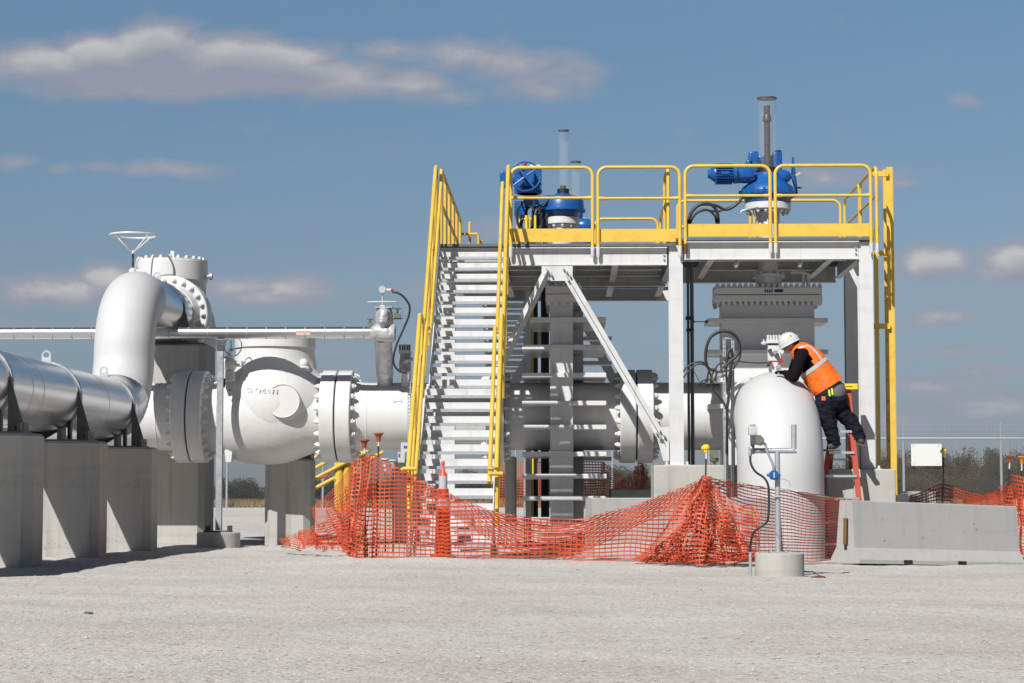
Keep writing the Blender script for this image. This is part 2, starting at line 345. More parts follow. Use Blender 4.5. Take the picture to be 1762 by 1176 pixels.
def bolt_ring(parent, c, ax, r, n, size=.035, ln=.05, m='white_paint', ph=.5, name='bolt'):
    """one nut-and-stud mesh, copied round a flange"""
    ax = Vector(ax).normalized(); c = Vector(c); key = (size, ln, tuple(round(a,3) for a in ax), m)
    a = Vector((0,0,1)) if abs(ax.z) < .9 else Vector((1,0,0)); u = (a-ax*a.dot(ax)).normalized(); w = ax.cross(u)
    if key not in _bolt:
        b = MB(); b.lathe([(-.01, size), (ln*.62, size)], (0,0,0), ax, 6); b.lathe([(ln*.62+.001, size*.6), (ln*.95, size*.58), (ln, size*.4)], (0,0,0), ax, 8)
        me = bpy.data.meshes.new(name); me.from_pydata(b.v, [], b.f); me.materials.append(MATS[m]); _bolt[key] = me
    for i in range(n):
        th = 2*pi*(i+ph)/n; o = bpy.data.objects.new(name, _bolt[key]); C.objects.link(o); o.parent = parent
        o.location = c + (u*cos(th)+w*sin(th))*r - ORG[parent.name] if parent.name in ORG else c
def flange_pair(parent, x0, x1, r, y, z, m='white_paint', n=20, rb=None):
    """two bolted flanges on a pipe along X, with a thin dark gasket gap"""
    mid = (x0+x1)/2
    for (a, b) in ((x0, mid-.012), (mid+.012, x1)):
        f = MB().lathe([(a, r-.012), (a+.012, r), (b-.012, r), (b, r-.012)], (0, y, z), (1,0,0), 64).build('flange', m, parent)
        d = -1 if a == x0 else 1; e = a if d < 0 else b
        bolt_ring(f, (e, y, z), (d,0,0), rb or r-.085, n, .043, .085)
    MB().lathe([(mid-.012, r-.05), (mid+.012, r-.05)], (0, y, z), (1,0,0), 48).build('gasket', 'black_rubber', parent)
# ------------------------------------------------------------------ ground
def gz(x, y):
    z = .03 - .0125*max(0, min(x+7, 14))
    if y < 20: z += 0.004*(20-y)*0
    if y > 30: z += (.07 if x > -3 else 0)*min(1, (y-30)/6)
    z += .10*exp(-((x+.4)/3.2)**4 - ((y-24.75)/1.2)**2)
    if y > 36:
        t = min(1, (y-36)/29); z += .40*t*t*(3-2*t)
    z += .030*(mnoise.noise((x*.35, y*.35, 0))) * (1 if y < 60 else .5)
    if y < 45: z += .012*mnoise.noise((x*2.1, y*2.1, 3)) + .009*mnoise.noise((x*7, y*5, 5))
    return z
def ground():
    xs = [-2500,-1200,-600,-300,-150,-80,-50,-35,-25,-19,-15.5] + [-13+.14*i for i in range(186)] + [15.5,19,25,35,50,80,150,300,600,1200,2500]
    ys = [-200,-100,-50,-25,-12,-5,0,3,5] + [6.5+.11*i for i in range(270)] + [36.5+.5*i for i in range(60)] + [70,78,90,110,150,220,350,600,1000,2000,4000]
    vs = [(x, y, gz(x, y)) for y in ys for x in xs]; n = len(xs)
    fs = [(j*n+i, j*n+i+1, (j+1)*n+i+1, (j+1)*n+i) for j in range(len(ys)-1) for i in range(n-1)]
    me = bpy.data.meshes.new('ground'); me.from_pydata(vs, [], fs); me.materials.append(MATS['gravel'])
    me.polygons.foreach_set('use_smooth', [True]*len(me.polygons))
    o = bpy.data.objects.new('ground', me); C.objects.link(o); tag(o, 'pale grey limestone gravel yard', kind='structure')
    # loose stones
    rng = np.random.default_rng(3); vs = []; fs = []
    base = np.array([(1,0,0),(0,1,0),(-1,0,0),(0,-1,0),(0,0,1),(0,0,-.6)], float)
    tri = [(0,1,4),(1,2,4),(2,3,4),(3,0,4),(1,0,5),(2,1,5),(3,2,5),(0,3,5)]
    cnt = 0
    for k in range(30000):
        y = 8.6 + (27-8.6)*rng.random()**1.25; hw = y*.262 + .3; x = y*-.026 + (rng.random()*2-1)*hw
        s = .0035 + .0075*rng.random()**2.4
        if rng.random() < .012: s *= 2.0
        a = rng.random()*6.28; R = np.array([[cos(a),-sin(a),0],[sin(a),cos(a),0],[0,0,1]])
        p = (base*(1+.5*(rng.random((6,3))-.5))*np.array([s*1.3, s, s*.55])) @ R.T
        p += np.array([x, y, gz(x, y)+s*.10]); vs.append(p); fs += [(a_+cnt, b_+cnt, c_+cnt) for a_, b_, c_ in tri]; cnt += 6
    me = bpy.data.meshes.new('loose_gravel'); me.from_pydata(np.concatenate(vs).tolist(), [], fs); me.materials.append(MATS['gravel_stone'])
    o = bpy.data.objects.new('loose_gravel', me); C.objects.link(o); tag(o, 'loose pale stones scattered over the gravel yard', 'gravel', kind='stuff')
m = mat('gravel_stone', (.46, .445, .42), .95, col2=(.30, .285, .265), nscale=55, vlo=.42, vhi=.72)
ground()
# a dark stone lying on the yard
for (px, py, w, lab) in ((152, 1056, .022, 'small dark stone on the gravel at lower left'), (1408, 993, .05, 'low dark clod on the gravel right of the round footing')):
    Y = (F*(EYE-.0))/(py-855); p = W(px, py, Y); Y = p.y
    for _ in range(4): Y = F*(EYE-gz(p.x, Y))/(py-855)*1.0; p = W(px, py, Y)
    b = MB().ball((p.x, p.y, gz(p.x, p.y)+.004), w, 10, (1.6, 1, .45))
    b.v = [(x+.25*w*mnoise.noise((x*40, y*40, z*40)), y, z+.2*w*mnoise.noise((x*50, z*50, 1))) for x, y, z in b.v]
    tag(b.build('stone', 'rust_brown' if px > 1000 else 'dark_steel', smooth=False), lab, 'stone')

# ------------------------------------------------------------------ concrete pillars under the clad pipe
PX = -6.60
def pillar(x0, x1, y0, y1, z1, label, ch=.10, z0=-.4, name='concrete_pillar', group='concrete pillars carrying the pipes'):
    c = ch; poly = [(x0+c,y0),(x1-c,y0),(x1,y0+c),(x1,y1-c),(x1-c,y1),(x0+c,y1),(x0,y1-c),(x0,y0+c)]
    b = MB().prismz(poly, z0, z1-.03); t = .03; q = [(x0+c+t*.5,y0+t),(x1-c-t*.5,y0+t),(x1-t,y0+c+t*.5),(x1-t,y1-c-t*.5),(x1-c-t*.5,y1-t),(x0+c+t*.5,y1-t),(x0+t,y1-c-t*.5),(x0+t,y0+c+t*.5)]
    # chamfered cap: ring from poly at z1-.03 to q at z1
    n0 = len(b.v); b.v += [(x,y,z1-.03) for x,y in poly] + [(x,y,z1) for x,y in q]
    b.f += [(n0+i, n0+(i+1)%8, n0+8+(i+1)%8, n0+8+i) for i in range(8)] + [tuple(n0+8+i for i in range(8))]
    return tag(b.build(name, 'concrete', loc=((x0+x1)/2, (y0+y1)/2, z0), smooth=False), label, 'pillar', group)
pillar(PX-.74, PX+.74, 22.5, 23.15, 1.48, 'nearest concrete pillar under the silver clad pipe, cut off by the left edge')
pillar(PX-.74, PX+.74, 25.73, 26.38, 1.48, 'second concrete pillar from the left edge under the silver clad pipe')
pillar(PX-.74, PX+.74, 29.0, 29.65, 1.48, 'third concrete pillar under the silver clad pipe, below its elbow')
pillar(-6.79, -5.90, 33.54, 34.6, 3.28, 'tall broad concrete pillar behind the white pipe, under the upper valve')
pillar(-4.84, -4.11, 33.05, 33.9, 1.386, 'short concrete pillar under the big white check valve')
# saddles
def saddle(y, label):
    t = thing('pipe_saddle', label, 'pipe saddle', (PX, y, 1.48), 'pipe saddles on the pillars')
    MB().box(PX-.62, PX+.62, y-.22, y+.22, 1.481, 1.50).build('base_plate', 'dark_steel', t)
    for s in (-1, 1):
        MB().prism([(PX+s*.43, 1.50), (PX+s*.60, 1.50), (PX+s*.60, 1.60), (PX+s*.445, 2.10), (PX+s*.43, 2.10)][::s], y-.10, y-.07).build('side_plate', 'dark_steel', t)
        MB().box(min(PX+s*.56, PX+s*.60), max(PX+s*.56, PX+s*.60), y-.20, y+.16, 1.50, 1.60).build('stiffener', 'dark_steel', t)
    MB().prism([(PX-.30, 1.50), (PX-.02, 1.50), (PX+.12, 1.58), (PX+.30, 1.70), (PX+.30, 1.50), (PX+.34, 1.50), (PX+.34, 1.76), (PX+.1, 1.63), (PX-.3, 1.58)], y-.05, y+.05).build('cradle', 'black_bolt', t)
    for xx in (-.15, .22): MB().box(PX+xx-.015, PX+xx+.015, y-.2, y+.15, 1.50, 1.64).build('stiffener', 'dark_steel', t)
    for xx in (-.55, .52): MB().cyl((PX+xx, y-.17, 1.49), (PX+xx, y-.17, 1.56), .018, n=8).build('anchor_bolt', 'dark_steel', t)
    return t
saddle(22.75, 'dark steel saddle holding the clad pipe on the nearest pillar')
saddle(25.98, 'dark steel saddle holding the clad pipe on the second pillar')
saddle(29.26, 'dark steel saddle holding the clad pipe below the white elbow')
# ------------------------------------------------------------------ clad pipeline with white riser
R = .44; ZL = 2.03; ZU = 3.795; YR = 30.6
pl = thing('insulated_pipeline', 'silver clad pipe stepping up through a white painted riser on pillars', 'pipeline', (PX, 22, 0))
cy = 18.0
segs = [18.4, 20.6, 22.75, 23.7, 24.2, 26.0, 27.7, 29.26, 29.62]
mbc = MB()
for a, b in zip(segs[:-1], segs[1:]):
    mbc.lathe([(a, R+.004), (a+.03, R+.004), (a+.031, R), (b, R)], (PX, 0, ZL), (0,1,0), 64)
mbc.build('lower_cladding', 'cladding', pl)
BR = .92
path = [(PX, 29.6, ZL)] + arc((PX, YR-BR, ZL+BR), (0,0,-BR), (0,BR,0), 0, pi/2, 14) + arc((PX, YR+BR, ZU-BR), (0,-BR,0), (0,0,BR), 0, pi/2, 14)
MB().tube(path[:8], R+.002, 64, caps=False).build('elbow_cladding', 'cladding', pl)
MB().tube(path[7:], R+.006, 64).build('white_riser', 'white_gloss', pl)
MB().lathe([(31.45, R), (33.0, R), (33.01, R+.004), (33.95, R+.004)], (PX, 0, ZU), (0,1,0), 64).build('upper_cladding', 'cladding', pl)
for y, z in ((26.0, ZL), (29.26, ZL), (33.0, ZU), (22.75, ZL)):
    MB().lathe([(y-.035, R+.004), (y-.035, R+.022), (y+.035, R+.022), (y+.035, R+.004)], (PX, 0, z), (0,1,0), 64).build('band', 'galv_dull' if z == ZL else 'dark_steel', pl)
    # lifting lug: plate with eye
    vs = []; n = 24; zc = z+R+.105; ro, ri = .060, .036
    for yy in (y-.008, y+.008):
        vs += [(PX+ro*cos(2*pi*k/n), yy, zc+ro*sin(2*pi*k/n)) for k in range(n)] + [(PX+ri*cos(2*pi*k/n), yy, zc+ri*sin(2*pi*k/n)) for k in range(n)]
    fs = []
    for k in range(n):
        j = (k+1) % n
        fs += [(k, j, n+j, n+k), (2*n+k, 3*n+k, 3*n+j, 2*n+j), (k, 2*n+k, 2*n+j, j), (n+k, n+j, 3*n+j, 3*n+k)]
    lb = MB().add(vs, fs); lb.box(PX-.060, PX-.036, y-.0079, y+.0079, z+R-.01, zc); lb.box(PX+.036, PX+.060, y-.0079, y+.0079, z+R-.01, zc); lb.box(PX-.0359, PX+.0359, y-.0078, y+.0078, z+R-.01, zc-.030)
    lb.build('lifting_lug', 'galvanised', pl)
# saddle on tall pillar
t = thing('pipe_saddle', 'dark steel saddle holding the upper clad pipe on the tall pillar', 'pipe saddle', (PX, 33.5, 3.28), 'pipe saddles on the pillars')
MB().box(PX-.15, PX+.65, 33.6, 34.1, 3.281, 3.30).build('base_plate', 'dark_steel', t)
MB().box(PX-.15, PX+.44, 32.94, 33.8, 3.301, 3.345).build('cradle', 'black_bolt', t)
MB().prism([(PX+.36, 3.345), (PX+.58, 3.345), (PX+.46, 3.80), (PX+.44, 3.80)], 32.97, 33.0).build('side_plate', 'dark_steel', t)
# ------------------------------------------------------------------ upper valve
uv = thing('upper_check_valve', 'white bolted valve behind the riser, with a round bolted cover', 'valve', (PX, 34.5, 3.2))
for a, b in ((33.97, 34.18), (34.205, 34.45)):
    f = MB().lathe([(a, .64), (a+.012, .655), (b-.012, .655), (b, .64)], (PX, 0, ZU), (0,1,0), 64).build('flange', 'white_paint', uv)
    bolt_ring(f, (PX, a if a < 34.0 else b, ZU), (0, -1 if a < 34.0 else 1, 0), .575, 22, .042, .06)
MB().lathe([(33.82, .46), (33.9, .50), (33.98, .54)], (PX, 0, ZU), (0,1,0), 48).build('hub', 'white_paint', uv)
UX = W(301, 0, 35.5).x; UY = 35.5
MB().lathe([(2.9, .40), (3.0, .60), (3.3, .78), (3.6, .80), (3.9, .74), (4.1, .655), (4.25, .60), (4.52, .60)], (UX, UY, 0), (0,0,1), 48).build('body', 'white_cast', uv)
f = MB().lathe([(4.50, .60), (4.505, .625), (4.83, .625), (4.835, .615), (4.86, .615)], (UX, UY, 0), (0,0,1), 64).build('cover', 'white_paint', uv)
bolt_ring(f, (UX, UY, 4.86), (0,0,1), .57, 24, .042, .055)
MB().box(UX-.02, UX+.045, UY-.02, UY+.03, 4.86, 5.04).build('eye_lug', 'white_paint', uv)
for dz, dx in ((4.58, .62), ): MB().cyl((UX+dx-.03, UY-.1, dz), (UX+dx+.06, UY-.1, dz), .035, n=10).cyl((UX+dx+.06, UY-.1, dz), (UX+dx+.11, UY-.1, dz), .06, n=8).build('pin', 'galv_dull', uv)
HX, HY = W(229, 430, 34.5).x, 34.5
hw = MB(); ring = arc((HX, HY, 5.19), (.39,0,0), (0,.39,0), 0, 2*pi, 40)[:-1]
hw.tube(ring, .017, 8, closed=True)
for k in range(4):
    a = pi/4 + k*pi/2 + .15; hw.tube([(HX+.38*cos(a), HY+.38*sin(a), 5.18), (HX+.02*cos(a), HY+.02*sin(a), 4.90)], .014, 8)
hw.ball((HX, HY, 4.90), .035, 10)
h = hw.build('handwheel', 'white_paint', uv)
MB().cyl((HX, HY, 4.58), (HX, HY, 4.89), .018, n=10).build('stem', 'screw_steel', uv)
MB().cyl((HX-.04, HY, 4.57), (HX+.22, HY+.1, 4.57), .055, n=14).ball((HX, HY, 4.57), .07, 12).build('gearbox', 'white_paint', uv)
# ------------------------------------------------------------------ main white pipeline along X
MY, MZ, MR = 32.6, 2.045, .533
mp = thing('main_pipeline', 'large white pipe running level behind the stairs and under the platform', 'pipeline', (0, MY, 0))
MB().lathe([(-13, MR), (-6.35, MR), (-6.16, MR+.02)], (0, MY, MZ), (1,0,0), 72).build('left_run', 'white_paint', mp)
MB().lathe([(-3.37, MR+.03), (-3.15, MR), (-1.25, MR)], (0, MY, MZ), (1,0,0), 72).build('middle_run', 'white_paint', mp)
MB().lathe([(-.95, MR), (.84, MR)], (0, MY, MZ), (1,0,0), 72).build('middle_run', 'white_paint', mp)
pth = [(1.36, MY, MZ), (2.2, MY, MZ)] + arc((2.2, MY-.83, MZ), (0,.83,0), (.83,0,0), 0, pi/2, 14) + [(3.03, 30.95, MZ)]
MB().tube(pth, MR, 72).build('right_run', 'white_paint', mp)
flange_pair(mp, -1.24, -.96, .73, MY, MZ)
flange_pair(mp, .84, 1.36, .735, MY, MZ)
for x in (-3.12, -1.30, -.88, .78, 1.46, -6.42, -9.0): MB().lathe([(x-.012, MR-.002), (x-.006, MR+.006), (x+.006, MR+.006), (x+.012, MR-.002)], (0, MY, MZ), (1,0,0), 72).build('weld_bead', 'white_paint', mp)
# raised round mark on pipe
MB().tube(arc((-2.62, MY-.50, MZ+.19), (.07,0,0), (0,-.02,.07), 0, 2*pi, 20)[:-1], .006, 6, closed=True).build('cast_mark', 'white_paint', mp)
flx = thing('down_elbow', 'big white elbow turning down into the gravel in front of the platform', 'pipe elbow', (3.03, 29.3, 0))
EZ, ER, EB = 1.98, .61, .90
pp = [(3.03, 30.62, EZ), (3.03, 30.2, EZ)] + arc((3.03, 30.2, EZ-EB), (0,0,EB), (0,-EB,0), 0, pi/2, 20)[1:] + [(3.03, 29.3, -.4)]
MB().tube(pp, ER, 80).build('elbow', 'white_gloss', flx)
MB().lathe([(.86, ER), (.862, ER+.006), (.876, ER+.006), (.878, ER)], (3.03, 29.3, 0), (.18,.0,1), 72).build('weld_seam', 'white_gloss', flx)
for a, b in ((30.62, 30.76), (30.785, 30.95)):
    f = MB().lathe([(a, .67), (a+.012, .685), (b-.012, .685), (b, .67)], (3.03, 0, EZ), (0,1,0), 64).build('flange', 'white_paint', flx)
    bolt_ring(f, (3.03, a if a < 30.7 else b, EZ), (0, -1 if a < 30.7 else 1, 0), .63, 20, .03, .06)
MB().lathe([(30.76, .64), (30.785, .64)], (3.03, 0, EZ), (0,1,0), 48).build('gasket', 'rust_brown', flx)
# ------------------------------------------------------------------ big white check valve at left
cv = thing('check_valve', 'bulging white cast valve with flow arrow and raised letters, on the short pillar', 'valve', (-4.6, MY, 1.4))
MB().lathe([(-5.69, .545), (-5.55, .56), (-5.42, .60), (-5.30, .665), (-5.15, .72), (-4.95, .755), (-4.7, .765), (-4.45, .74), (-4.25, .68), (-4.08, .61), (-3.95, .56), (-3.82, .545)], (0, MY, MZ), (1,0,0), 72).build('body', 'white_cast', cv)
VX = -4.62
dome = MB()
prof = [(1.42, .26), (1.52, .46), (1.65, .61), (1.80, .72), (2.0, .80), (2.2, .835), (2.45, .82), (2.65, .74), (2.80, .665), (2.95, .64), (3.05, .625), (3.12, .625)]
n = 64; vs = []
for (z, r) in prof:
    for k in range(n):
        th = 2*pi*k/n; f_ = 1 + (.10 if z < 2.8 else 0)*max(0, cos(th))**2*(1 if z > 2.1 else .3)
        vs.append((VX+r*f_*cos(th)*1.0, MY+.97*r*sin(th), z))
fs = [(i*n+k, i*n+(k+1)%n, (i+1)*n+(k+1)%n, (i+1)*n+k) for i in range(len(prof)-1) for k in range(n)]
dome.add(vs, fs+[tuple(range(n-1,-1,-1))]); dome.build('bonnet', 'white_cast', cv, ang=60)
f = MB().lathe([(3.12, .625), (3.125, .64), (3.34, .64), (3.35, .63)], (VX, MY, 0), (0,0,1), 72).build('cover', 'white_paint', cv)
bolt_ring(f, (VX, MY, 3.35), (0,0,1), .575, 24, .04, .075)
flange_pair(cv, -6.16, -5.68, .73, MY, MZ)
flange_pair(cv, -3.84, -3.36, .73, MY, MZ)
bx = W(486, 690, 31.75).x; bz = W(486, 690, 31.75).z
MB().lathe([(31.815, .248), (31.802, .256), (32.1, .27)], (bx, 0, bz), (0,1,0), 48).build('boss', 'white_cast', cv)
for (sx, dz) in ((.50, 2.86),): MB().ball((VX+sx, MY-.38, dz), .085, 14).build('plug', 'white_paint', cv)
MB().ball((VX+.50, MY-.36, 2.78), .11, 14, (1, 1, .7)).build('plug_boss', 'white_cast', cv)
MB().prism([(-5.33, 1.32), (-5.24, 1.32), (-5.22, 1.55), (-5.36, 1.50)], MY-.4, MY-.2).build('lug', 'white_paint', cv)
MB().box(W(506,0,33.1).x, W(519,0,33.1).x, 33.06, 33.2, 1.387, 1.75).build('foot', 'white_paint', cv)
MB().box(-4.72, -4.12, 33.25, 33.7, 1.387, 1.56).build('support_block', 'dark_steel', cv)
MB().tube(arc((-4.48, 33.25, 1.40), (.32,0,0), (0,.2,0), pi, 2*pi, 12), .012, 6).build('strap', 'dark_steel', cv)
# arrow + cast letters on the bonnet's front
def surf(px, py):   # point on bonnet front under a picture pixel
    for yy in np.arange(31.5, 32.6, .01):
        p = W(px, py, yy); r = np.interp(p.z, [a for a, _ in prof], [b for _, b in prof]); dx = (p.x-VX)/r; fx = 1.0
        if dx > 0: fx = 1+.10*dx*dx*(1 if p.z > 2.1 else .3)
        if (dx/fx)**2 + ((yy-MY)/(.97*r))**2 < 1: return p
    return p
ab = MB(); pts = [surf(x, y) for x, y in ((434, 660.5), (446, 661), (458, 661.5), (468, 662.5))]
ab.tube(pts, .011, 6); ab.tube([surf(462, 658), surf(478, 662), surf(466, 665)], .011, 6); ab.build('flow_arrow', 'white_cast', cv)
def text(s, size, m, parent, pos, rot, name='lettering', ext=.003, align='CENTER'):
    cu = bpy.data.curves.new('t', 'FONT'); cu.body = s; cu.size = size; cu.extrude = ext; cu.align_x = align; cu.align_y = 'CENTER'; cu.resolution_u = 3
    to = bpy.data.objects.new('t', cu); C.objects.link(to); bpy.context.view_layer.update()
    me = bpy.data.meshes.new_from_object(to.evaluated_get(bpy.context.evaluated_depsgraph_get())); bpy.data.objects.remove(to)
    me.materials.clear(); me.materials.append(MATS[m]); o = bpy.data.objects.new(name, me); C.objects.link(o)
    o.parent = parent; o.location = Vector(pos)-ORG[parent.name]; o.rotation_euler = rot; ORG[o.name] = Vector(pos); return o
s = 'C6TW50FE'; xs = [427.5, 433, 440.5, 449, 456, 463, 470.5, 477.5]
for ch, x in zip(s, xs):
    p = surf(x, 672+.12*(x-427)*.5); q = surf(x+2, 672); ang = atan2(q.y-p.y, q.x-p.x); d = (surf(x, 670).y-surf(x, 674).y)/max(1e-3, surf(x, 670).z-surf(x, 674).z)
    text(ch, .095, 'white_cast', cv, (p.x, p.y-.011, p.z), (pi/2-math.atan(d)*0, 0, ang), 'raised_letter', .006)
# handwheel with gear beside the post
gw = MB(); c = W(401, 596, 31.75); ax1 = Vector((.9,.25,.2)).normalized(); ax2 = Vector((-.15,.1,1)).normalized()
gw.tube(arc(c, ax1*.135, ax2*.155, 0, 2*pi, 28)[:-1], .009, 8, closed=True)
for k in range(3):
    a = 1.7+k*2*pi/3; gw.tube([c + ax1*.13*cos(a) + ax2*.15*sin(a), c+Vector((-.02,-.05,-.05))], .008, 6)
gw.build('handwheel', 'galv_dull', cv)
g = W(392, 628, 31.85); MB().ball((g.x, g.y, g.z), .14, 16, (1, .8, 1)).box(g.x+.08, g.x+.22, g.y-.05, g.y+.2, g.z-.02, g.z+.06).box(g.x-.12, g.x+.1, g.y-.1, g.y+.2, g.z-.25, g.z-.10).cyl((c.x-.02,c.y-.05,c.z-.06), (g.x, g.y, g.z+.1), .035, n=10).build('gearbox', 'white_paint', cv)
MB().box(g.x-.05, g.x-.02, g.y-.14, g.y-.11, g.z-.36, g.z-.22).build('pin', 'black_bolt', cv)
MB().ball(W(395, 672, 31.9), .022, 8).build('red_cap', 'red_plastic', cv)
# ------------------------------------------------------------------ thin clad pipe and its post
TY, TZ = 31.53, 3.293
tp = thing('thin_clad_pipe', 'thin silver clad pipe crossing level in front of the white valve', 'pipe', (-5, TY, TZ))
mb = MB(); x = -13.0; L = .30
while x < -2.98:
    e = min(x+L, -2.95); mb.lathe([(x, .093), (x+.012, .093), (x+.0121, .0905), (e, .0905)], (0, TY, TZ), (1,0,0), 32); x += L
mb.build('cladding', 'cladding', tp)
x = -13.0+L*9
while x < -3.0: MB().lathe([(x-.006, .0935), (x-.006, .0952), (x+.006, .0952), (x+.006, .0935)], (0, TY, TZ), (1,0,0), 32).build('joint_strap', 'galv_dull', tp); x += L
lx = W(523, 572, TY).x
def curved_label(x0, x1, a0, a1, m, r=.0945):
    n = 6; vs = [(x, TY - r*cos(a0+(a1-a0)*k/n), TZ + r*sin(a0+(a1-a0)*k/n)) for k in range(n+1) for x in (x0, x1)]
    return MB().add(vs, [(2*k, 2*k+1, 2*k+3, 2*k+2) for k in range(n)]).build('label', m, tp, fix=False)
curved_label(lx-.11, lx+.11, -.05, .30, 'label_orange'); curved_label(lx-.11, lx+.11, -.5, -.055, 'label_white')
for k in range(14): MB().box(lx-.09+.013*k, lx-.083+.013*k, TY-.0975, TY-.0960, TZ+.006, TZ+.018).build('print', 'label_white', tp) if k % 4 != 3 else None
sp_ = thing('pipe_post', 'slim galvanised post on a round footing propping the thin pipe', 'post', (-5.31, TY, 0))
MB().box(-5.355, -5.265, TY-.05, TY-.042, .27, 3.02).box(-5.355, -5.347, TY-.0419, TY+.05, .27, 3.02).box(-5.273, -5.265, TY-.0419, TY+.05, .27, 3.02).build('channel', 'galv_dull', sp_)
MB().box(-5.36, -5.26, TY-.06, TY+.06, 3.02, 3.18).box(-5.34, -5.22, TY-.065, TY-.061, 3.08, 3.18).build('clamp', 'dark_steel', sp_)
MB().lathe([(-.3, .33), (.225, .33), (.24, .315)], (-5.31, TY, 0), (0,0,1), 48).build('footing', 'concrete', sp_)
MB().box(-5.52, -5.12, TY-.15, TY+.15, .241, .262).build('base_plate', 'dark_steel', sp_)
for dx in (-.17, .17):
    for dy in (-.1, .1): MB().cyl((-5.31+dx, TY+dy, .262), (-5.31+dx, TY+dy, .34), .025, n=6).build('anchor_bolt', 'dark_steel', sp_)
# wrapped valve at the end of the thin pipe
wv = thing('wrapped_valve', 'valve wrapped in crumpled silver cloth on top of the white pipe', 'valve', (-2.78, 31.3, 2.5))
def lumpy(mb, amp=.012, f=8):
    mb.v = [(x+amp*mnoise.noise((x*f, y*f, z*f)), y+amp*mnoise.noise((x*f+7, y*f, z*f)), z+amp*.8*mnoise.noise((x*f, y*f+9, z*f))) for x, y, z in mb.v]; return mb
p0 = W(660, 655, 31.9); 
lumpy(MB().tube(smoothpts([(p0.x-.02, 32.42, 2.56), (p0.x-.02, 32.3, 2.70), (p0.x-.01, 32.1, 2.90), (p0.x, 31.85, 3.10), (p0.x, TY+.1, 3.25)], 5), [.125]*5+[.135]*16, 24)).build('lower_wrap', 'silver_cloth', wv)
lumpy(MB().tube([(-2.98, TY, TZ), (-2.93, TY, TZ), (-2.9, TY, TZ), (-2.8, TY, TZ), (-2.68, TY, TZ), (-2.62, TY, TZ), (-2.61, TY, TZ)], [.10,.135,.13,.145,.15,.13,.06], 24)).build('body_wrap', 'silver_cloth', wv)
lumpy(MB().tube([(-2.80, TY, 3.33), (-2.79, TY, 3.45), (-2.79, TY, 3.58), (-2.79, TY, 3.66), (-2.79, TY, 3.69)], [.11,.14,.13,.12,.06], 24)).build('neck_wrap', 'silver_cloth', wv)
lumpy(MB().tube([(-2.80, TY-.12, 3.36), (-2.80, TY-.16, 3.45), (-2.79, TY-.14, 3.6), (-2.79, TY-.10, 3.66)], [.03,.08,.085,.05], 18)).build('front_wrap', 'silver_cloth', wv)
MB().box(-2.92, -2.66, TY-.12, TY+.1, 3.665, 3.685).build('top_plate', 'galvanised', wv)
st = W(658, 540, TY).x
MB().cyl((st, TY, 3.66), (st, TY, 3.92), .012, n=8).cyl((st-.035, TY, 3.70), (st+.035, TY, 3.70), .03, n=8).cyl((st, TY-.05, 3.955), (st, TY+.05, 3.955), .055, n=18).build('gauge', 'grey_box', wv)
MB().cyl((st+.03, TY, 3.95), (st+.13, TY, 3.95), .022, n=10).build('cable_gland', 'label_white', wv)
MB().cyl((st+.13, TY, 3.95), (st+.17, TY, 3.95), .022, n=10).build('gland_nut', 'red_plastic', wv)
MB().tube(arc((st, TY, 3.765), (.225,0,0), (0,.06,0), 0, 2*pi, 30)[:-1], .009, 6, closed=True).cyl((st-.22, TY, 3.765), (st+.22, TY, 3.765), .008, n=6).build('handwheel', 'label_white', wv)
for (px, py, s_) in ((684, 531, 1), (637, 549, .75)):
    c = W(px, py, TY); MB().cyl((c.x-.06*s_, TY, c.z+.0), (c.x+.06*s_, TY, c.z), .012, n=8).cyl((c.x, TY, c.z-.08*s_), (c.x, TY, c.z), .016, n=8).build('small_valve', 'dark_steel', wv)
    MB().box(c.x-.05*s_, c.x+.05*s_, TY-.03, TY+.03, c.z-.15*s_, c.z-.08*s_).cyl((c.x-.08*s_, TY, c.z-.15), (c.x+.08*s_, TY, c.z-.15), .02, n=8).build('small_body', 'olive_box', wv)
pts = [W(x, y, 31.2) for x, y in ((675,503),(683,504),(692,509),(700,518),(705,529),(703,545),(694,567),(683,592),(677,615),(679,630),(688,639),(698,641))]
tag(MB().tube(smoothpts(pts, 5), .016, 8).build('black_cable', 'black_rubber'), 'black cable looping from the gauge down beside the wrapped valve', 'cable')
ia = thing('instrument_valve', 'small valve stack with black bolts on the white pipe left of the stairs', 'valve', (-2.45, 32.4, 2.55))
c = W(697, 620, 32.3)
MB().box(c.x-.085, c.x+.085, 32.2, 32.4, c.z-.16, c.z+.14).build('body', 'galv_dull', ia)
MB().box(c.x-.095, c.x+.095, 32.19, 32.41, c.z+.10, c.z+.15).box(c.x-.095, c.x+.095, 32.19, 32.41, c.z-.20, c.z-.161).build('bonnet', 'label_white', ia)
bb = MB(); 
for k in range(5): bb.cyl((c.x-.075+.0375*k, 32.22+.03*(k%2), c.z+.15), (c.x-.075+.0375*k, 32.22+.03*(k%2), c.z+.24), .016, n=6)
bb.build('studs', 'black_bolt', ia)
MB().tube([(c.x, 32.3, c.z-.2), (c.x, 32.35, 2.55), (c.x, 32.5, 2.50)], [.05,.07,.10], 16).build('neck', 'white_paint', ia)
MB().ball((c.x+.02, 32.15, c.z-.02), .05, 10).cyl((c.x+.02, 32.1, c.z-.02), (c.x+.14, 32.1, c.z), .03, n=8).build('side_valve', 'grey_box', ia)
MB().cyl((c.x-.02, 32.15, c.z-.2), (c.x+.08, 32.15, c.z-.21), .022, n=10).build('red_gland', 'red_plastic', ia)
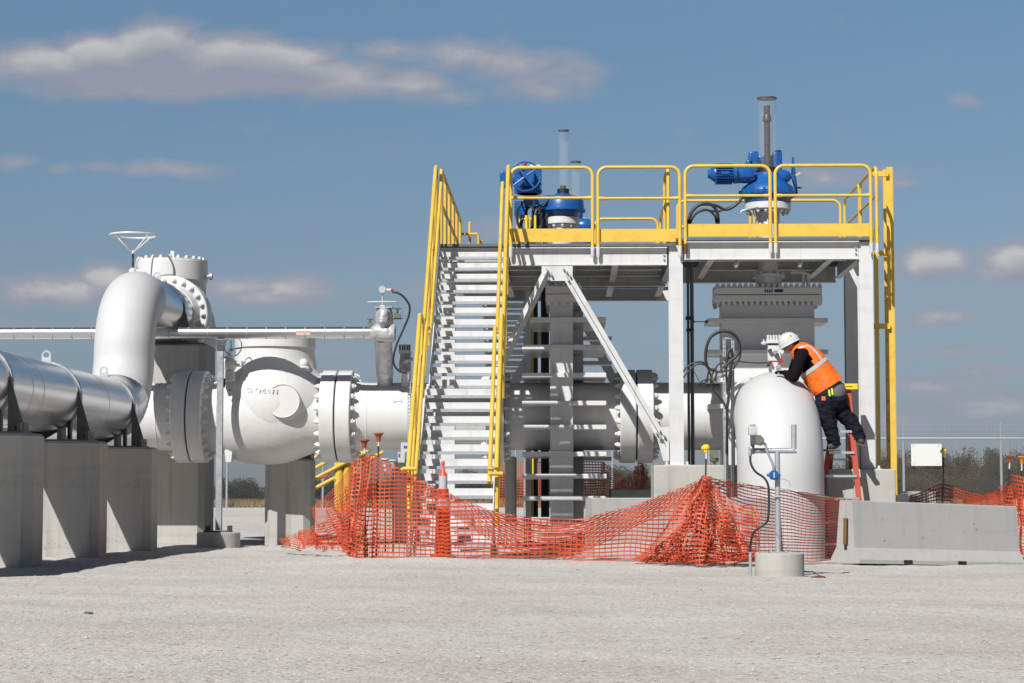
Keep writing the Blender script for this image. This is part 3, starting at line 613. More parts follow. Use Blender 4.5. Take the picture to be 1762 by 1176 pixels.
# perforated strut by the stairs
def strut(name, label, x, y, z0, z1, w=.04, group=None, cat='strut channel', pitch=.055):
    b = MB(); t = .004; n = int((z1-z0)/pitch); 
    b.box(x-w/2, x-w/2+w*.3, y, y+t, z0, z1).box(x+w/2-w*.3, x+w/2, y, y+t, z0, z1)
    for k in range(n): b.box(x-w/2+w*.3, x+w/2-w*.3, y, y+t, z0+k*pitch, z0+k*pitch+pitch*.45)
    b.box(x-w/2, x-w/2+t, y+t, y+w, z0, z1).box(x+w/2-t, x+w/2, y+t, y+w, z0, z1)
    return tag(b.build(name, 'galvanised', smooth=False), label, cat, group)
strut('strut_channel', 'perforated grey strut standing close left of the stair rails', W(704, 700, 31.6).x, 31.6, -.2, W(700, 640, 31.6).z, .05)
jb = thing('junction_box', 'grey electrical box with blue label behind the left stair rail', 'electrical box', W(696, 785, 31.7))
c = W(698, 772, 31.7); MB().box(c.x-.07, c.x+.05, 31.65, 31.8, c.z-.06, c.z+.09).build('upper_box', 'grey_box', jb); MB().box(c.x-.025, c.x+.035, 31.645, 31.649, c.z, c.z+.04).build('blue_label', 'label_blue', jb)
c = W(692, 785, 31.6); MB().box(c.x-.06, c.x+.045, 31.52, 31.64, c.z-.10, c.z+.06).build('lower_box', 'grey_box', jb); MB().box(c.x-.05, c.x-.025, 31.515, 31.519, c.z-.02, c.z+.03).build('blue_label', 'label_blue', jb)
# ------------------------------------------------------------------ steel platform
S0 = F/30.4; FY = 30.4
def PXX(px): return W(px, 500, FY).x
ZDL, ZDR = 4.52, 4.60
pf = thing('steel_platform', 'white steel platform with yellow guard rails over the two gate valves', 'platform', (1.7, 30.4, 0))
XL, XM, XR = -1.88, 1.62, 4.53
def ibeam(b, p, q, h, w, tf=.014, tw=.01, up=(0,0,1)):
    p = Vector(p); q = Vector(q); d = (q-p).normalized(); u = Vector(up); sd = d.cross(u).normalized(); L = (q-p).length/2; m_ = (p+q)/2
    b.obox(m_+u*(h/2-tf/2), d, sd, u, L, w/2, tf/2); b.obox(m_-u*(h/2-tf/2), d, sd, u, L, w/2, tf/2); b.obox(m_, d, sd, u, L, tw/2, h/2-tf); return b
# decks
MB().box(XL, XM, FY-.02, 36.2, ZDL-.04, ZDL).build('deck', 'grating', pf, smooth=False)
MB().box(XM+.01, XR+.02, FY-.02, 33.95, ZDR-.04, ZDR).build('deck', 'grating', pf, smooth=False)
# front and rear edge beams
def cbeam(x0, x1, y, zt, h, face, name='edge_beam'):
    b = MB(); s = face
    b.box(x0, x1, *sorted((y, y+.01)), zt-h, zt).box(x0, x1, *sorted((y-s*.001, y+s*(-.085))), zt-.014, zt).box(x0, x1, *sorted((y-s*.001, y+s*(-.035))), zt-h, zt-h+.012)
    return b.build(name, 'white_steel', pf, smooth=False)
cbeam(XL+.98, XM-.12, FY+.06, ZDL-.055, .265, 1); cbeam(XM+.13, XR-.20, FY+.06, ZDR-.055, .265, 1)
cbeam(XL+.01, XL+.975, FY+.10, ZDL-.055, .20, 1)
for (x0, x1, y, zt) in ((XL, XM+.35, 36.1, ZDL-.055), (XM+.1, XR-.1, 33.85, ZDR-.055), (XL, XM, 33.6, ZDL-.055)):
    ibeam(MB(), (x0, y, zt-.13), (x1, y, zt-.13), .26, .13).build('edge_beam', 'white_steel', pf, smooth=False)
for (x, y0, y1, zt) in ((XL+.06, FY+.2, 36.0, ZDL-.055), (-.95, FY+.2, 36.0, ZDL-.055), (.75, FY+.08, 36.0, ZDL-.055), (XM-.02, FY+.3, 36.0, ZDL-.055), (2.2, FY+.08, 33.75, ZDR-.055), (4.0, FY+.08, 33.75, ZDR-.055), (XR-.08, FY+.3, 33.75, ZDR-.055)):
    ibeam(MB(), (x, y0, zt-.10), (x, y1, zt-.10), .20, .10).build('joist', 'white_steel', pf, smooth=False)
for (y, zt, x0, x1) in ((31.2, ZDL-.056, -.9, 1.5), (32.1, ZDL-.056, -.9, 1.5), (33.0, ZDL-.056, -.9, 1.5), (34.2, ZDL-.056, -.9, 1.5), (35.0, ZDL-.056, -.9, 1.5), (31.6, ZDR-.056, 1.8, 4.3), (32.9, ZDR-.056, 2.25, 3.95), (31.0, ZDR-.056, 2.25, 3.95)):
    ibeam(MB(), (x0, y, zt-.08), (x1, y, zt-.08), .15, .09).build('cross_member', 'white_steel', pf, smooth=False)
for (px) in (1270, 1380):   # angle struts under the deck
    x = PXX(px); MB().bar((x+.06, FY+.3, ZDR-.15), (x-.02, FY+.12, ZDR-.42), .05, .05).build('knee_brace', 'white_steel', pf)
# columns
def column(x, y, zt, w=.21, d=.21, z0=.485, name='column'):
    b = MB(); tf = .014
    b.box(x-w/2, x-w/2+tf, y-d/2, y+d/2, z0, zt).box(x+w/2-tf, x+w/2, y-d/2, y+d/2, z0, zt).box(x-w/2+tf, x+w/2-tf, y-.005, y+.005, z0, zt)
    return b
def hcol(x, y, zt, z0, w=.205, d=.205):   # flanges facing front/back
    b = MB(); tf = .016
    b.box(x-w/2, x+w/2, y-d/2, y-d/2+tf, z0, zt).box(x-w/2, x+w/2, y+d/2-tf, y+d/2, z0, zt).box(x-.005, x+.005, y-d/2+tf, y+d/2-tf, z0, zt); return b
cxm = PXX(1163.5); cxr = PXX(1491.5)
for (x, y, zt, z0) in ((cxm, 30.56, ZDR-.06, 1.245), (cxr, 30.56, ZDR-.06, 1.185), (W(1464,500,33.72).x, 33.72, ZDR-.07, .2), (XM+.28, 36.0, ZDL-.07, 0), (-.60, 35.9, ZDL-.07, 0), (-1.75, 30.62, ZDL-.33, 0)):
    hcol(x, y, zt, z0).build('column', 'white_steel', pf, smooth=False)
    c = MB().box(x-.19, x+.19, y-.17, y+.17, z0-.02, z0+.004)
    for dx in (-.15, .15): c.cyl((x+dx, y-.12, z0), (x+dx, y-.12, z0+.05), .02, n=6)
    c.build('base_plate', 'white_steel', pf, smooth=False)
    if z0 > .5: MB().prismz([(x-.26, y-.22), (x+.26, y-.22), (x+.26, y+.22), (x-.26, y+.22)], z0-.065, z0-.021).build('grout_pad', 'galv_dull', pf)

# V brace in front, gusset plates, dark rear V
gx0, gx1 = PXX(932), PXX(985.5)
MB().box(gx0, gx1, FY+.035, FY+.047, ZDL-.55, ZDL-.322).build('gusset', 'white_steel', pf, smooth=False)
gz0 = W(1141, 720, FY).z
MB().add([(PXX(1125), FY+.04, W(0, 738, FY).z), (PXX(1150), FY+.04, W(0, 735, FY).z), (PXX(1150), FY+.04, W(0, 794, FY).z), (PXX(1140), FY+.04, W(0, 794, FY).z),
          (PXX(1125), FY+.052, W(0, 738, FY).z), (PXX(1150), FY+.052, W(0, 735, FY).z), (PXX(1150), FY+.052, W(0, 794, FY).z), (PXX(1140), FY+.052, W(0, 794, FY).z)],
         [(0,1,2,3), (7,6,5,4), (0,4,5,1), (1,5,6,2), (2,6,7,3), (3,7,4,0)]).build('gusset', 'white_steel', pf, smooth=False)
def brace(p, q, w=.13, y=FY+.03, m='white_steel', rib=True):
    p = Vector((p[0], y, p[1])); q = Vector((q[0], y, q[1])); b = MB().bar(p, q, .012, w, up=(p-q).cross(Vector((0,1,0))))
    if rib: b.bar(p+Vector((0,-.045,0)), q+Vector((0,-.045,0)), .078, .010, up=(p-q).cross(Vector((0,1,0))))
    return b.build('brace', m, pf, smooth=False)
def wz(px, py, Y=FY): v = W(px, py, Y); return (v.x, v.z)
brace(wz(973, 470), wz(1141, 757)); brace(wz(943, 464), wz(845, 662))
for bxs in (((975, 468), (981, 475), (978, 482), (970, 463)), ((941, 464), (949, 473), (938, 473), (944, 480)), ((1136, 742), (1143, 750), (1130, 746), (1136, 754))):
    for (x, y) in bxs: v = W(x, y, FY); MB().cyl((v.x, FY-.03, v.z), (v.x, FY+.03, v.z), .017, n=8).build('bolt', 'galvanised', pf)
for (p, q) in (((1003, 548), (1062, 668)), ((948, 548), (880, 668))):
    brace(wz(*p, 35.85), wz(*q, 35.85), .16, 35.85, rib=False)
for x_, zz in ((PXX(1143), 4.36), (PXX(1143), 4.29), (PXX(1474), 4.44), (PXX(1474), 4.37)): MB().cyl((x_, FY+.03, zz), (x_, FY+.06, zz), .016, n=8).build('bolt', 'galvanised', pf)
# guard rails
RT = .0255
def panel(p0, p1, zt, zm, zb, rad=.13, zsl=None, toe=None, mid=True, sleeve='white_steel', parent=None, name='guard_rail'):
    """a loop panel: two posts and a top bar with bent corners, a mid bar, sleeves on the beam, a toe board"""
    p0 = Vector((*p0, 0)); p1 = Vector((*p1, 0)); d = (p1-p0).normalized(); up = Vector((0,0,1)); par = parent or pf
    pts = [p0+up*zb] + arc(p0+d*rad+up*(zt-rad), -d*rad, up*rad, 0, pi/2, 6) + arc(p1-d*rad+up*(zt-rad), up*rad, d*rad, 0, pi/2, 6) + [p1+up*zb]
    g = MB().tube(pts, RT, 12).build(name, 'yellow_paint', par)
    if mid: MB().tube([p0+up*zm, p0+d*.07+up*zm, p0+d*.12+up*zm, p1-d*.12+up*zm, p1-d*.07+up*zm, p1+up*zm], [.028,.028,.021,.021,.028,.028], 12).build('mid_rail', 'yellow_paint', g)
    if zsl:
        for k, p in enumerate((p0, p1)): MB().tube([p+up*zsl[0], p+up*(zsl[0]+.03), p+up*zsl[1]], [.02, .029, .029], 12).build('post_sleeve', sleeve[k] if isinstance(sleeve, tuple) else sleeve, g)
    if toe: 
        nrm = d.cross(up); c = (p0+p1)/2+up*(toe[0]+toe[1])/2+nrm*(toe[2] if len(toe) > 2 else -.035)
        MB().obox(c, d, nrm, up, (p1-p0).length/2-.02, .004, (toe[1]-toe[0])/2).build('toe_board', 'yellow_paint', g, smooth=False)
    return g
fy = FY-.02
ZT, ZMd = W(950, 288.5, fy).z, W(950, 341, fy).z
panel((PXX(879), fy), (PXX(1020), fy), ZT, ZMd, 4.46, zsl=(4.31, 4.47), toe=(W(0,419.5,fy).z, W(0,396.5,fy).z))
panel((PXX(1029.5), fy), (PXX(1170.5), fy), ZT, ZMd-.01, 4.46, zsl=(4.31, 4.47), toe=(W(0,419.5,fy).z, W(0,397.5,fy).z))
ZT2, ZM2 = W(1300, 285.5, fy).z, W(1300, 337, fy).z
panel((PXX(1180), fy), (PXX(1326.5), fy), ZT2, ZM2, 4.50, zsl=(4.36, 4.51), toe=(W(0,411,fy).z, W(0,389.5,fy).z), sleeve=('rust_brown', 'white_steel'))
panel((PXX(1335.5), fy), (PXX(1500), fy), ZT2, ZM2, 4.50, zsl=(4.36, 4.51), toe=(W(0,411,fy).z, W(0,389.5,fy).z))
# side rail, right, and the return at its front corner
xr = PXX(1511)
panel((xr, fy+.05), (xr, 32.1), ZT2-.01, ZM2, 4.50, zsl=(4.36, 4.51), toe=(4.62, 4.78, .03))
panel((xr, 32.2), (xr, 33.92), ZT2-.01, ZM2, 4.50, toe=(4.62, 4.78, .03))
# rear rails
panel((1.85, 33.93), (3.05, 33.93), ZT2-.01, ZM2-.0, 4.62, toe=(4.62, 4.78)); panel((3.12, 33.93), (xr-.07, 33.93), ZT2-.01, ZM2, 4.62, toe=(4.62, 4.78))
panel((-.85, 36.1), (.45, 36.1), ZT, ZMd, 4.53, toe=(4.53, 4.70)); panel((.52, 36.1), (1.62, 36.1), ZT, ZMd, 4.53, toe=(4.53, 4.70))
panel((1.66, 34.05), (1.66, 36.0), ZT, ZMd, 4.53)
panel((PXX(1151), fy+.10), (PXX(1151), fy+1.2), ZT2, ZM2, 4.53)
# left side rail running back along the deck
for k in range(5):
    panel((XL+.02, 30.55+1.12*k), (XL+.02, 30.55+1.12*(k+1)-.06), ZT, ZMd-.05, 4.53, rad=.06)
MB().tube([(XL+.02, 36.2, ZT-.25), (XL+.32, 36.2, ZT-.25), (XL+.34, 36.2, ZT-.3), (XL+.34, 36.2, 4.5)], RT, 10).tube([(XL+.18, 36.3, 4.5), (XL+.18, 36.3, ZT-.05), (XL+.18, 36.4, ZT-.02)], RT, 10).build('rear_gate_rail', 'yellow_paint', pf)
# ------------------------------------------------------------------ vertical ladder on the right
vl = thing('access_ladder', 'tall yellow vertical ladder fixed to the right side of the platform', 'ladder', (4.78, 30.9, .1))
lx1 = W(1532.5, 500, 31.12).x; lx0 = W(1527, 500, 31.6).x
MB().box(lx1-.045, lx1+.05, 31.12, 31.132, .15, W(0, 294, 31.12).z).box(lx1+.05, lx1+.06, 31.12, 31.19, .15, W(0, 294, 31.12).z).build('side_rail', 'yellow_paint', vl, smooth=False, bevel=.004)
MB().box(lx0-.045, lx0+.05, 31.6, 31.612, .15, W(0,298,31.6).z).box(lx0+.05, lx0+.06, 31.6, 31.67, .15, W(0,298,31.6).z).build('side_rail', 'yellow_paint', vl, smooth=False)
z = .4
while z < 4.4:
    MB().cyl((lx1, 31.133, z), (lx0, 31.6, z), .012, n=8).build('rung', 'yellow_paint', vl); z += .305
sb = W(1508.5, 500, 30.9).x; MB().box(sb-.028, sb+.028, 30.89, 30.95, 1.1, W(0,436,30.9).z).build('back_bar', 'yellow_paint', vl, smooth=False)
for py in (298, 435, 561):
    v = W(1520, py, 31.0); MB().box(xr-.02, lx1-.02, 31.06, 31.119, v.z-.04, v.z+.04).build('standoff', 'yellow_paint', vl, smooth=False)
# ------------------------------------------------------------------ pedestals
b = MB().box(W(1121,0,30.1).x, W(1292,0,30.1).x, 30.1, 31.2, -.4, W(1200, 800.5, 30.1).z)
tag(b.build('concrete_pedestal', 'concrete', smooth=False, bevel=.02), 'wide concrete block under the middle platform column', 'concrete block', 'concrete footings of the platform')
b = MB().box(W(1413,0,30.1).x, W(1530,0,30.1).x, 30.1, 31.2, -.4, W(1200, 807.5, 30.1).z)
tag(b.build('concrete_pedestal', 'concrete', smooth=False, bevel=.02), 'concrete block under the right platform column, beside the stepladder', 'concrete block', 'concrete footings of the platform')
b = MB().box(W(869,0,33.5).x, W(887,0,33.5).x, 33.5, 34.2, -.4, 1.43)
tag(b.build('concrete_pedestal', 'concrete', smooth=False, bevel=.02), 'dark concrete pier under the pipe flange right of the stairs', 'concrete block')
b = MB().box(W(683,0,33.8).x, W(722,0,33.8).x, 33.8, 34.3, -.2, W(0,791,33.8).z)
tag(b.build('concrete_pedestal', 'concrete', smooth=False, bevel=.04), 'pale concrete block behind the left foot of the stairs', 'concrete block')
# ------------------------------------------------------------------ main stairs
st = thing('main_stairs', 'white steel stairs with yellow handrails rising to the platform', 'stairs', (-1.4, 25.1, 0))
SXL, SXR = -1.86, -.905
flights = [((25.25, .04), (27.2, 2.11), 11), ((28.05, 2.11), (30.4, 4.47), 13)]
for (y0, z0), (y1, z1), n in flights:
    dy = (y1-y0)/n; dz = (z1-z0)/n; 
    for k in range(n):
        ya = y0+k*dy; zt = z0+(k+1)*dz
        if k == n-1 and z1 > 3: break
        wdt = dy*1.02
        t_ = MB().box(SXL+.012, SXR-.012, ya, ya+.035, zt-.040, zt).box(SXL+.013, SXR-.013, ya+.036, ya+wdt, zt-.036, zt-.003)
        for j in range(5): 
            xx = SXL+.05+j*(SXR-SXL-.1)/4; t_.box(xx-.003, xx+.003, ya-.0015, ya+.03, zt-.03, zt-.008)
        t_.build('tread', 'galvanised', st, smooth=False)
        MB().box(SXL+.014, SXR-.014, ya+wdt+.002, ya+wdt+.007, zt+.002, zt+.092).build('riser_plate', 'white_steel', st, smooth=False)
    u = Vector((0, y1-y0, z1-z0)).normalized()
    for x, s in ((SXL, -1), (SXR, 1)):
        MB().bar((x, y0-.02, z0+dz*.35), (x, y1+.02, z1-dz*.45), .012, .25, up=(0, -u.z, u.y)).build('stringer', 'white_steel', st, smooth=False)
MB().box(SXL+.01, SXR-.01, 27.21, 28.04, 2.075, 2.108).build('landing', 'galvanised', st, smooth=False)
MB().box(SXL, SXR, 27.20, 27.206, 1.90, 2.07).build('landing_beam', 'white_steel', st, smooth=False); MB().box(SXL, SXR, 28.045, 28.049, 1.86, 2.07).build('landing_beam', 'white_steel', st, smooth=False)
for x in (SXL+.05, SXR-.05):
    for y in (27.35, 27.95): MB().box(x-.04, x+.04, y-.04, y+.04, 0, 2.07).build('support_leg', 'white_steel', st, smooth=False)
MB().box(SXL, SXR, 24.95, 25.5, -.05, .035).build('foot_slab', 'concrete', st)
H = 1.07
for side, xo, xi in ((-1, SXL-.070, SXL+.012), (1, SXR+.055, SXR-.03)):
    w = side
    for x, zo, r in ((xo, 0, .030), (xi, -.17, .027)):
        # lower flight
        p0 = Vector((x, 25.22, 1.06+zo+.06)); p1 = Vector((x, 27.15, 2.11+H+zo)); 
        pts = [p0, p1, Vector((x, 27.45, 2.11+H+zo))] + ([Vector((x, 27.5, 2.11+H+zo-.05)), Vector((x, 27.5, 2.1))] if zo == 0 else [])
        MB().tube(pts, r, 12).build('hand_rail', 'yellow_paint', st)
        q0 = Vector((x, 27.75, 2.11+H+zo)); q1 = Vector((x, 28.0, 2.11+H+zo)); q2 = Vector((x, 30.3, 4.5+H+zo+.02))
        pts = ([Vector((x, 27.7, 2.1)), Vector((x, 27.7, 2.11+H+zo-.05))] if zo == 0 else []) + [q0, q1, q2] + ([Vector((x, 30.42, ZT+.02)), Vector((x, 30.47, ZT-.04)), Vector((x, 30.47, 4.35))] if zo == 0 else [])
        MB().tube(pts, r, 12).build('hand_rail', 'yellow_paint', st)
    MB().tube([(xo, 25.3, .62), (xo, 27.2, 2.11+.53), (xo, 27.5, 2.11+.53)], .022, 10).tube([(xo, 25.4, .40), (xo, 27.2, 2.11+.28), (xo, 27.5, 2.11+.28)], .019, 10).build('mid_rail', 'yellow_paint', st)
    MB().tube([(xo, 27.7, 2.11+.53), (xo, 28.0, 2.11+.53), (xo, 30.3, 4.5+.55)], .019, 10).tube([(xo, 27.7, 2.11+.28), (xo, 28.0, 2.11+.28), (xo, 30.3, 4.5+.30)], .019, 10).build('mid_rail', 'yellow_paint', st)
    for y, zb, zt in ((25.35, .42, 1.15), (26.25, 1.05, 2.15), (28.9, 2.9, 4.05), (29.7, 3.7, 4.9)):
        MB().tube([(xo, y, zb), (xo, y, zt)], RT, 12).build('rail_post', 'yellow_paint', st)
    MB().tube([(xo, 25.35, .02), (xo, 25.35, .42)], .03, 12).build('post_sleeve', 'white_steel', st)
    MB().tube([(xo+.10*side*-1-.0, 25.2, 1.12), (xo-.05, 25.2, 1.12), (xo-.09, 25.2, 1.10)][::1], RT, 10).tube([(xo-.09 if side > 0 else xo+.10, 25.2, 1.06), (xo+.08, 25.2, 1.06)], RT, 10).build('rail_return', 'yellow_paint', st)
    for y in (28.0, 29.3, 30.2, 26.5): MB().cyl((xo, y, 2.11+.9+(y-28)*1.0 if y > 27 else 2.2), (xi, y, 2.11+.88+(y-28)*1.0 if y > 27 else 2.2), .008, n=6).build('rail_bracket', 'yellow_paint', st)
# ------------------------------------------------------------------ back stairs and yellow rails behind
bs = thing('back_stairs', 'shaded white stairs seen through the frame just right of the main stairs', 'stairs', (-.9, 36.3, 0))
for k in range(14):
    y = 36.4+k*.26; z = 4.3-k*.19
    MB().box(-1.45, -.62, y, y+.25, z-.04, z).box(-1.45, -.62, y-.005, y-.001, z+.02, z+.12).build('tread', 'white_steel', bs, smooth=False)
for x in (-1.47, -.60): MB().bar((x, 36.3, 4.3), (x, 40.1, 1.55), .012, .25).build('stringer', 'white_steel', bs, smooth=False)
for x in (-1.5, -.57):
    MB().tube([(x, 36.3, 5.3), (x, 40.1, 2.55)], RT, 10).build('hand_rail', 'yellow_paint', bs)
ys = thing('crossing_stairs', 'yellow handrails of steps rising behind the white check valve', 'handrail', (-3.6, 37, 0))
YY = 37.0
for (a, b_, dy) in (((515,802), (640,735), 0), ((515,821), (640,752), .25), ((515,838), (660,762), 0), ((515,855), (660,778), .25)):
    p = W(*a, YY+dy); q = W(*b_, YY+dy); MB().tube([p, q], .034, 10).build('hand_rail', 'yellow_paint', ys)
for (x0, y0, y1, r) in ((583, 786, 880, .085), (597, 790, 880, .07), (612, 770, 815, .045), (622, 765, 800, .045)):
    p = W(x0, y0, YY+.1); q = W(x0, y1, YY+.1); MB().tube([p, q], r, 12).build('post', 'yellow_paint', ys)
MB().tube([W(515, 822, YY-.1), W(548, 823, YY-.1), W(560, 822, YY-.1), W(570, 812, YY-.1)], .012, 6).build('red_ribbon', 'red_plastic', ys)
# ------------------------------------------------------------------ slab gate valve, left bay
gv = thing('gate_valve', 'narrow white gate valve with stiffener plates under the left part of the platform', 'valve', (-.06, 32.6, 0))
gx0, gx1 = -.245, .11
MB().box(gx0, gx1, 31.75, 33.5, .35, 3.82).build('body', 'white_paint', gv, smooth=False, bevel=.02)
MB().box(gx0+.3, gx1+.17, 33.0, 33.45, .35, 3.75).build('rear_body', 'white_paint', gv, smooth=False)
for i, py in enumerate((552, 599, 647, 695, 736, 782, 820, 858)):
    zz = W(0, py, 31.6).z; x0, x1 = W(898 + (14 if i == 0 else 0), 0, 31.6).x, W(1041, 0, 31.6).x
    MB().box(x0, x1, 31.62, 33.6, zz-.035, zz+.035).build('stiffener_plate', 'white_paint', gv, smooth=False, bevel=.006)
for i, py in enumerate((584, 626, 790, 824)):
    v = W(1003, py, 34.1); w_ = W(1052, py, 34.1); MB().box(v.x-.5, w_.x, 33.9, 34.2, v.z-.03, v.z+.03).build('stiffener_plate', 'white_paint', gv, smooth=False)
zt = W(0, 508, 31.6).z
MB().box(W(938,0,31.6).x, W(1000,0,31.6).x, 31.6, 33.6, zt-.13, zt-.01).box(W(938,0,31.6).x, W(1000,0,31.6).x, 31.6, 33.6, zt, zt+.12).build('bonnet_flange', 'white_paint', gv, smooth=False)
for k in range(5):
    x = W(943+13*k, 0, 31.6).x
    for z_ in (zt+.12, zt-.13): MB().lathe([(-.05, .028), (.05, .028)], (x, 31.66, z_), (0,0,1), 8).build('bolt', 'white_paint', gv)
MB().box(-.17, .05, 32.3, 32.8, zt+.12, 4.44).build('yoke', 'white_paint', gv, smooth=False)
AX, AY = W(968, 380, 32.5).x, 32.5
def z_at(py, Y=AY): return W(968, py, Y).z
MB().lathe([(4.44, .17), (z_at(392), .19), (z_at(389), .23)], (AX, AY, 0), (0,0,1), 32).build('neck', 'white_paint', gv)
f = MB().lathe([(z_at(388), .25), (z_at(387), .265), (z_at(376), .265), (z_at(375), .25)], (AX, AY, 0), (0,0,1), 40).build('flange', 'white_paint', gv)
bolt_ring(f, (AX, AY, z_at(388)), (0,0,-1), .22, 10, .03, .055)
ac = thing('blue_actuator', 'blue gear actuator with open handwheel on the left gate valve', 'actuator', (AX, AY, z_at(375)), 'blue actuators on the platform')
MB().lathe([(z_at(374.5), .25), (z_at(364), .27), (z_at(362), .30)], (AX, AY, 0), (0,0,1), 40).build('drum', 'blue_paint', ac)
hb = MB().lathe([(z_at(366), .30), (z_at(365), .365), (z_at(361), .365), (z_at(360), .345), (z_at(347), .335), (z_at(342), .31), (z_at(339.5), .25), (z_at(337), .15), (z_at(334), .11)], (AX, AY, 0), (0,0,1), 48)
hb.prismz([(AX, AY-.32), (AX, AY+.32), (AX-.48, AY+.14), (AX-.62, AY+.12), (AX-.62, AY-.12), (AX-.42, AY-.17)], z_at(357), z_at(340)); hb.build('gear_case', 'blue_paint', ac)
MB().lathe([(z_at(334), .095), (z_at(326), .095)], (AX+.01, AY, 0), (0,0,1), 24).lathe([(z_at(326), .05), (z_at(320), .045)], (AX+.01, AY, 0), (0,0,1), 12).build('stem_nut', 'black_bolt', ac)
MB().lathe([(z_at(334), .086), (z_at(226), .086)], (AX+.02, AY, 0), (0,0,1), 32).build('clear_tube', 'clear_tube', ac)
MB().lathe([(z_at(226), .088), (z_at(224.5), .088)], (AX+.02, AY, 0), (0,0,1), 32).build('tube_cap', 'dark_steel', ac)
mx = W(907, 310, AY); mb = MB()
mb.cyl((mx.x+.02, AY, z_at(334)), (mx.x+.02, AY, z_at(289)), .19, n=24).lathe([(z_at(334), .20), (z_at(329), .215), (z_at(325), .20)], (mx.x+.03, AY, 0), (0,0,1), 24)
mb.box(mx.x-.12, mx.x+.12, AY-.36, AY-.15, z_at(325), z_at(298)).box(mx.x-.20, mx.x+.23, AY-.18, AY+.2, z_at(331), z_at(291)).cyl((mx.x-.1, AY-.45, z_at(322)), (mx.x-.1, AY-.1, z_at(322)), .07, n=16).cyl((mx.x-.36, AY, z_at(308)), (mx.x-.1, AY, z_at(308)), .10, n=18).box(mx.x-.43, mx.x-.30, AY-.12, AY+.12, z_at(322), z_at(297))
mb.build('motor_unit', 'blue_paint', ac, bevel=.01)
MB().box(mx.x+.05, mx.x+.21, AY-.20, AY+.1, z_at(293), z_at(287)).build('cover_plate', 'label_white', ac)
hc = Vector((W(904, 304, AY-.5).x, AY-.5, W(904, 304, AY-.5).z)); mb = MB().tube(arc(hc, (.235,0,0), (0,.05,.235), 0, 2*pi, 36)[:-1], .013, 8, closed=True)
for k in range(4): a = .65+k*pi/2; mb.tube([hc+Vector((.23*cos(a), .05*sin(a), .23*sin(a))), hc], [.012, .018], 8)
mb.cyl(hc-Vector((0,.03,0)), hc+Vector((0,.2,0)), .035, n=12).build('handwheel', 'blue_paint', ac)
MB().ball((mx.x-.03, AY-.1, z_at(284)), .03, 8).build('red_knob', 'red_plastic', ac)
for dx in (-.12, .03): MB().tube(arc((mx.x+dx-.03, AY, z_at(288)), (.05,0,0), (0,0,.07), 0, pi, 8), .007, 6).build('lifting_eye', 'galvanised', ac)
mb = MB().box(W(886,0,AY).x, W(903,0,AY).x, AY-.15, AY+.2, z_at(372), z_at(348)); 
for k in range(4): mb.box(W(885.5,0,AY).x-.004, W(903,0,AY).x+.004, AY-.155, AY+.2, z_at(370-5.5*k), z_at(368.5-5.5*k))
mb.build('terminal_box', 'blue_paint', ac)
lo = W(925, 385, AY+.6); MB().ball((lo.x+.05, AY+.6, lo.z), .16, 16).box(lo.x-.02, lo.x+.16, AY+.3, AY+.7, lo.z-.25, lo.z+.02).build('lower_housing', 'blue_paint', ac)
r2 = W(1005, 385, 34.3); MB().ball((r2.x, 34.3, r2.z-.05), .14, 16, (1.4,1,1)).lathe([(4.53, .12), (r2.z-.1, .13)], (r2.x, 34.3, 0), (0,0,1), 16).build('rear_housing', 'blue_paint', ac)
ra = thing('rear_tube', 'clear stem tube with dark cap behind the left blue actuator', 'stem tube', (W(990,0,34.5).x, 34.5, 4.52))
v = W(990, 0, 34.5).x; MB().lathe([(4.53, .10), (5.0, .12), (W(0,345,34.5).z, .12)], (v, 34.5, 0), (0,0,1), 24).build('base', 'blue_paint', ra); MB().lathe([(W(0,345,34.5).z, .085), (W(0,284,34.5).z, .085)], (v, 34.5, 0), (0,0,1), 28).build('clear_tube', 'clear_tube', ra); MB().lathe([(W(0,284,34.5).z, .09), (W(0,282.5,34.5).z, .09)], (v, 34.5, 0), (0,0,1), 28).build('tube_cap', 'dark_steel', ra)
# cables hanging at the left actuator
rr = random.Random(4)
for k in range(11):
    x = 893+k*4.7+rr.uniform(-2,2); yy = AY-.35+rr.uniform(0,.5); col = 'black_rubber'
    pts = [W(x+rr.uniform(4,14), 346+rr.uniform(0,6), yy), W(x+rr.uniform(-2,5), 362, yy), W(x+rr.uniform(-5,5), 385, yy), W(x+rr.uniform(-6,6), 400, yy), W(x, 425, yy)]
    tag(MB().tube(smoothpts(pts, 5), .013 if k % 3 else .02, 8).build('black_cable', col), 'black cable hanging below the left blue actuator', 'cable', 'black cables below the left blue actuator')
for x, m_, w_ in ((906, 'yellow_cap', .022), (921, 'yellow_cap', .02), (911, 'yellow_cap', .012)):
    v = W(x, 382, AY-.3); tag(MB().cyl((v.x, AY-.3, v.z-.13), (v.x, AY-.3, v.z+.10), w_, n=8).build('conduit_fitting', m_), 'yellow fitting among the black cables by the left actuator', 'fitting', 'yellow fittings among the cables')
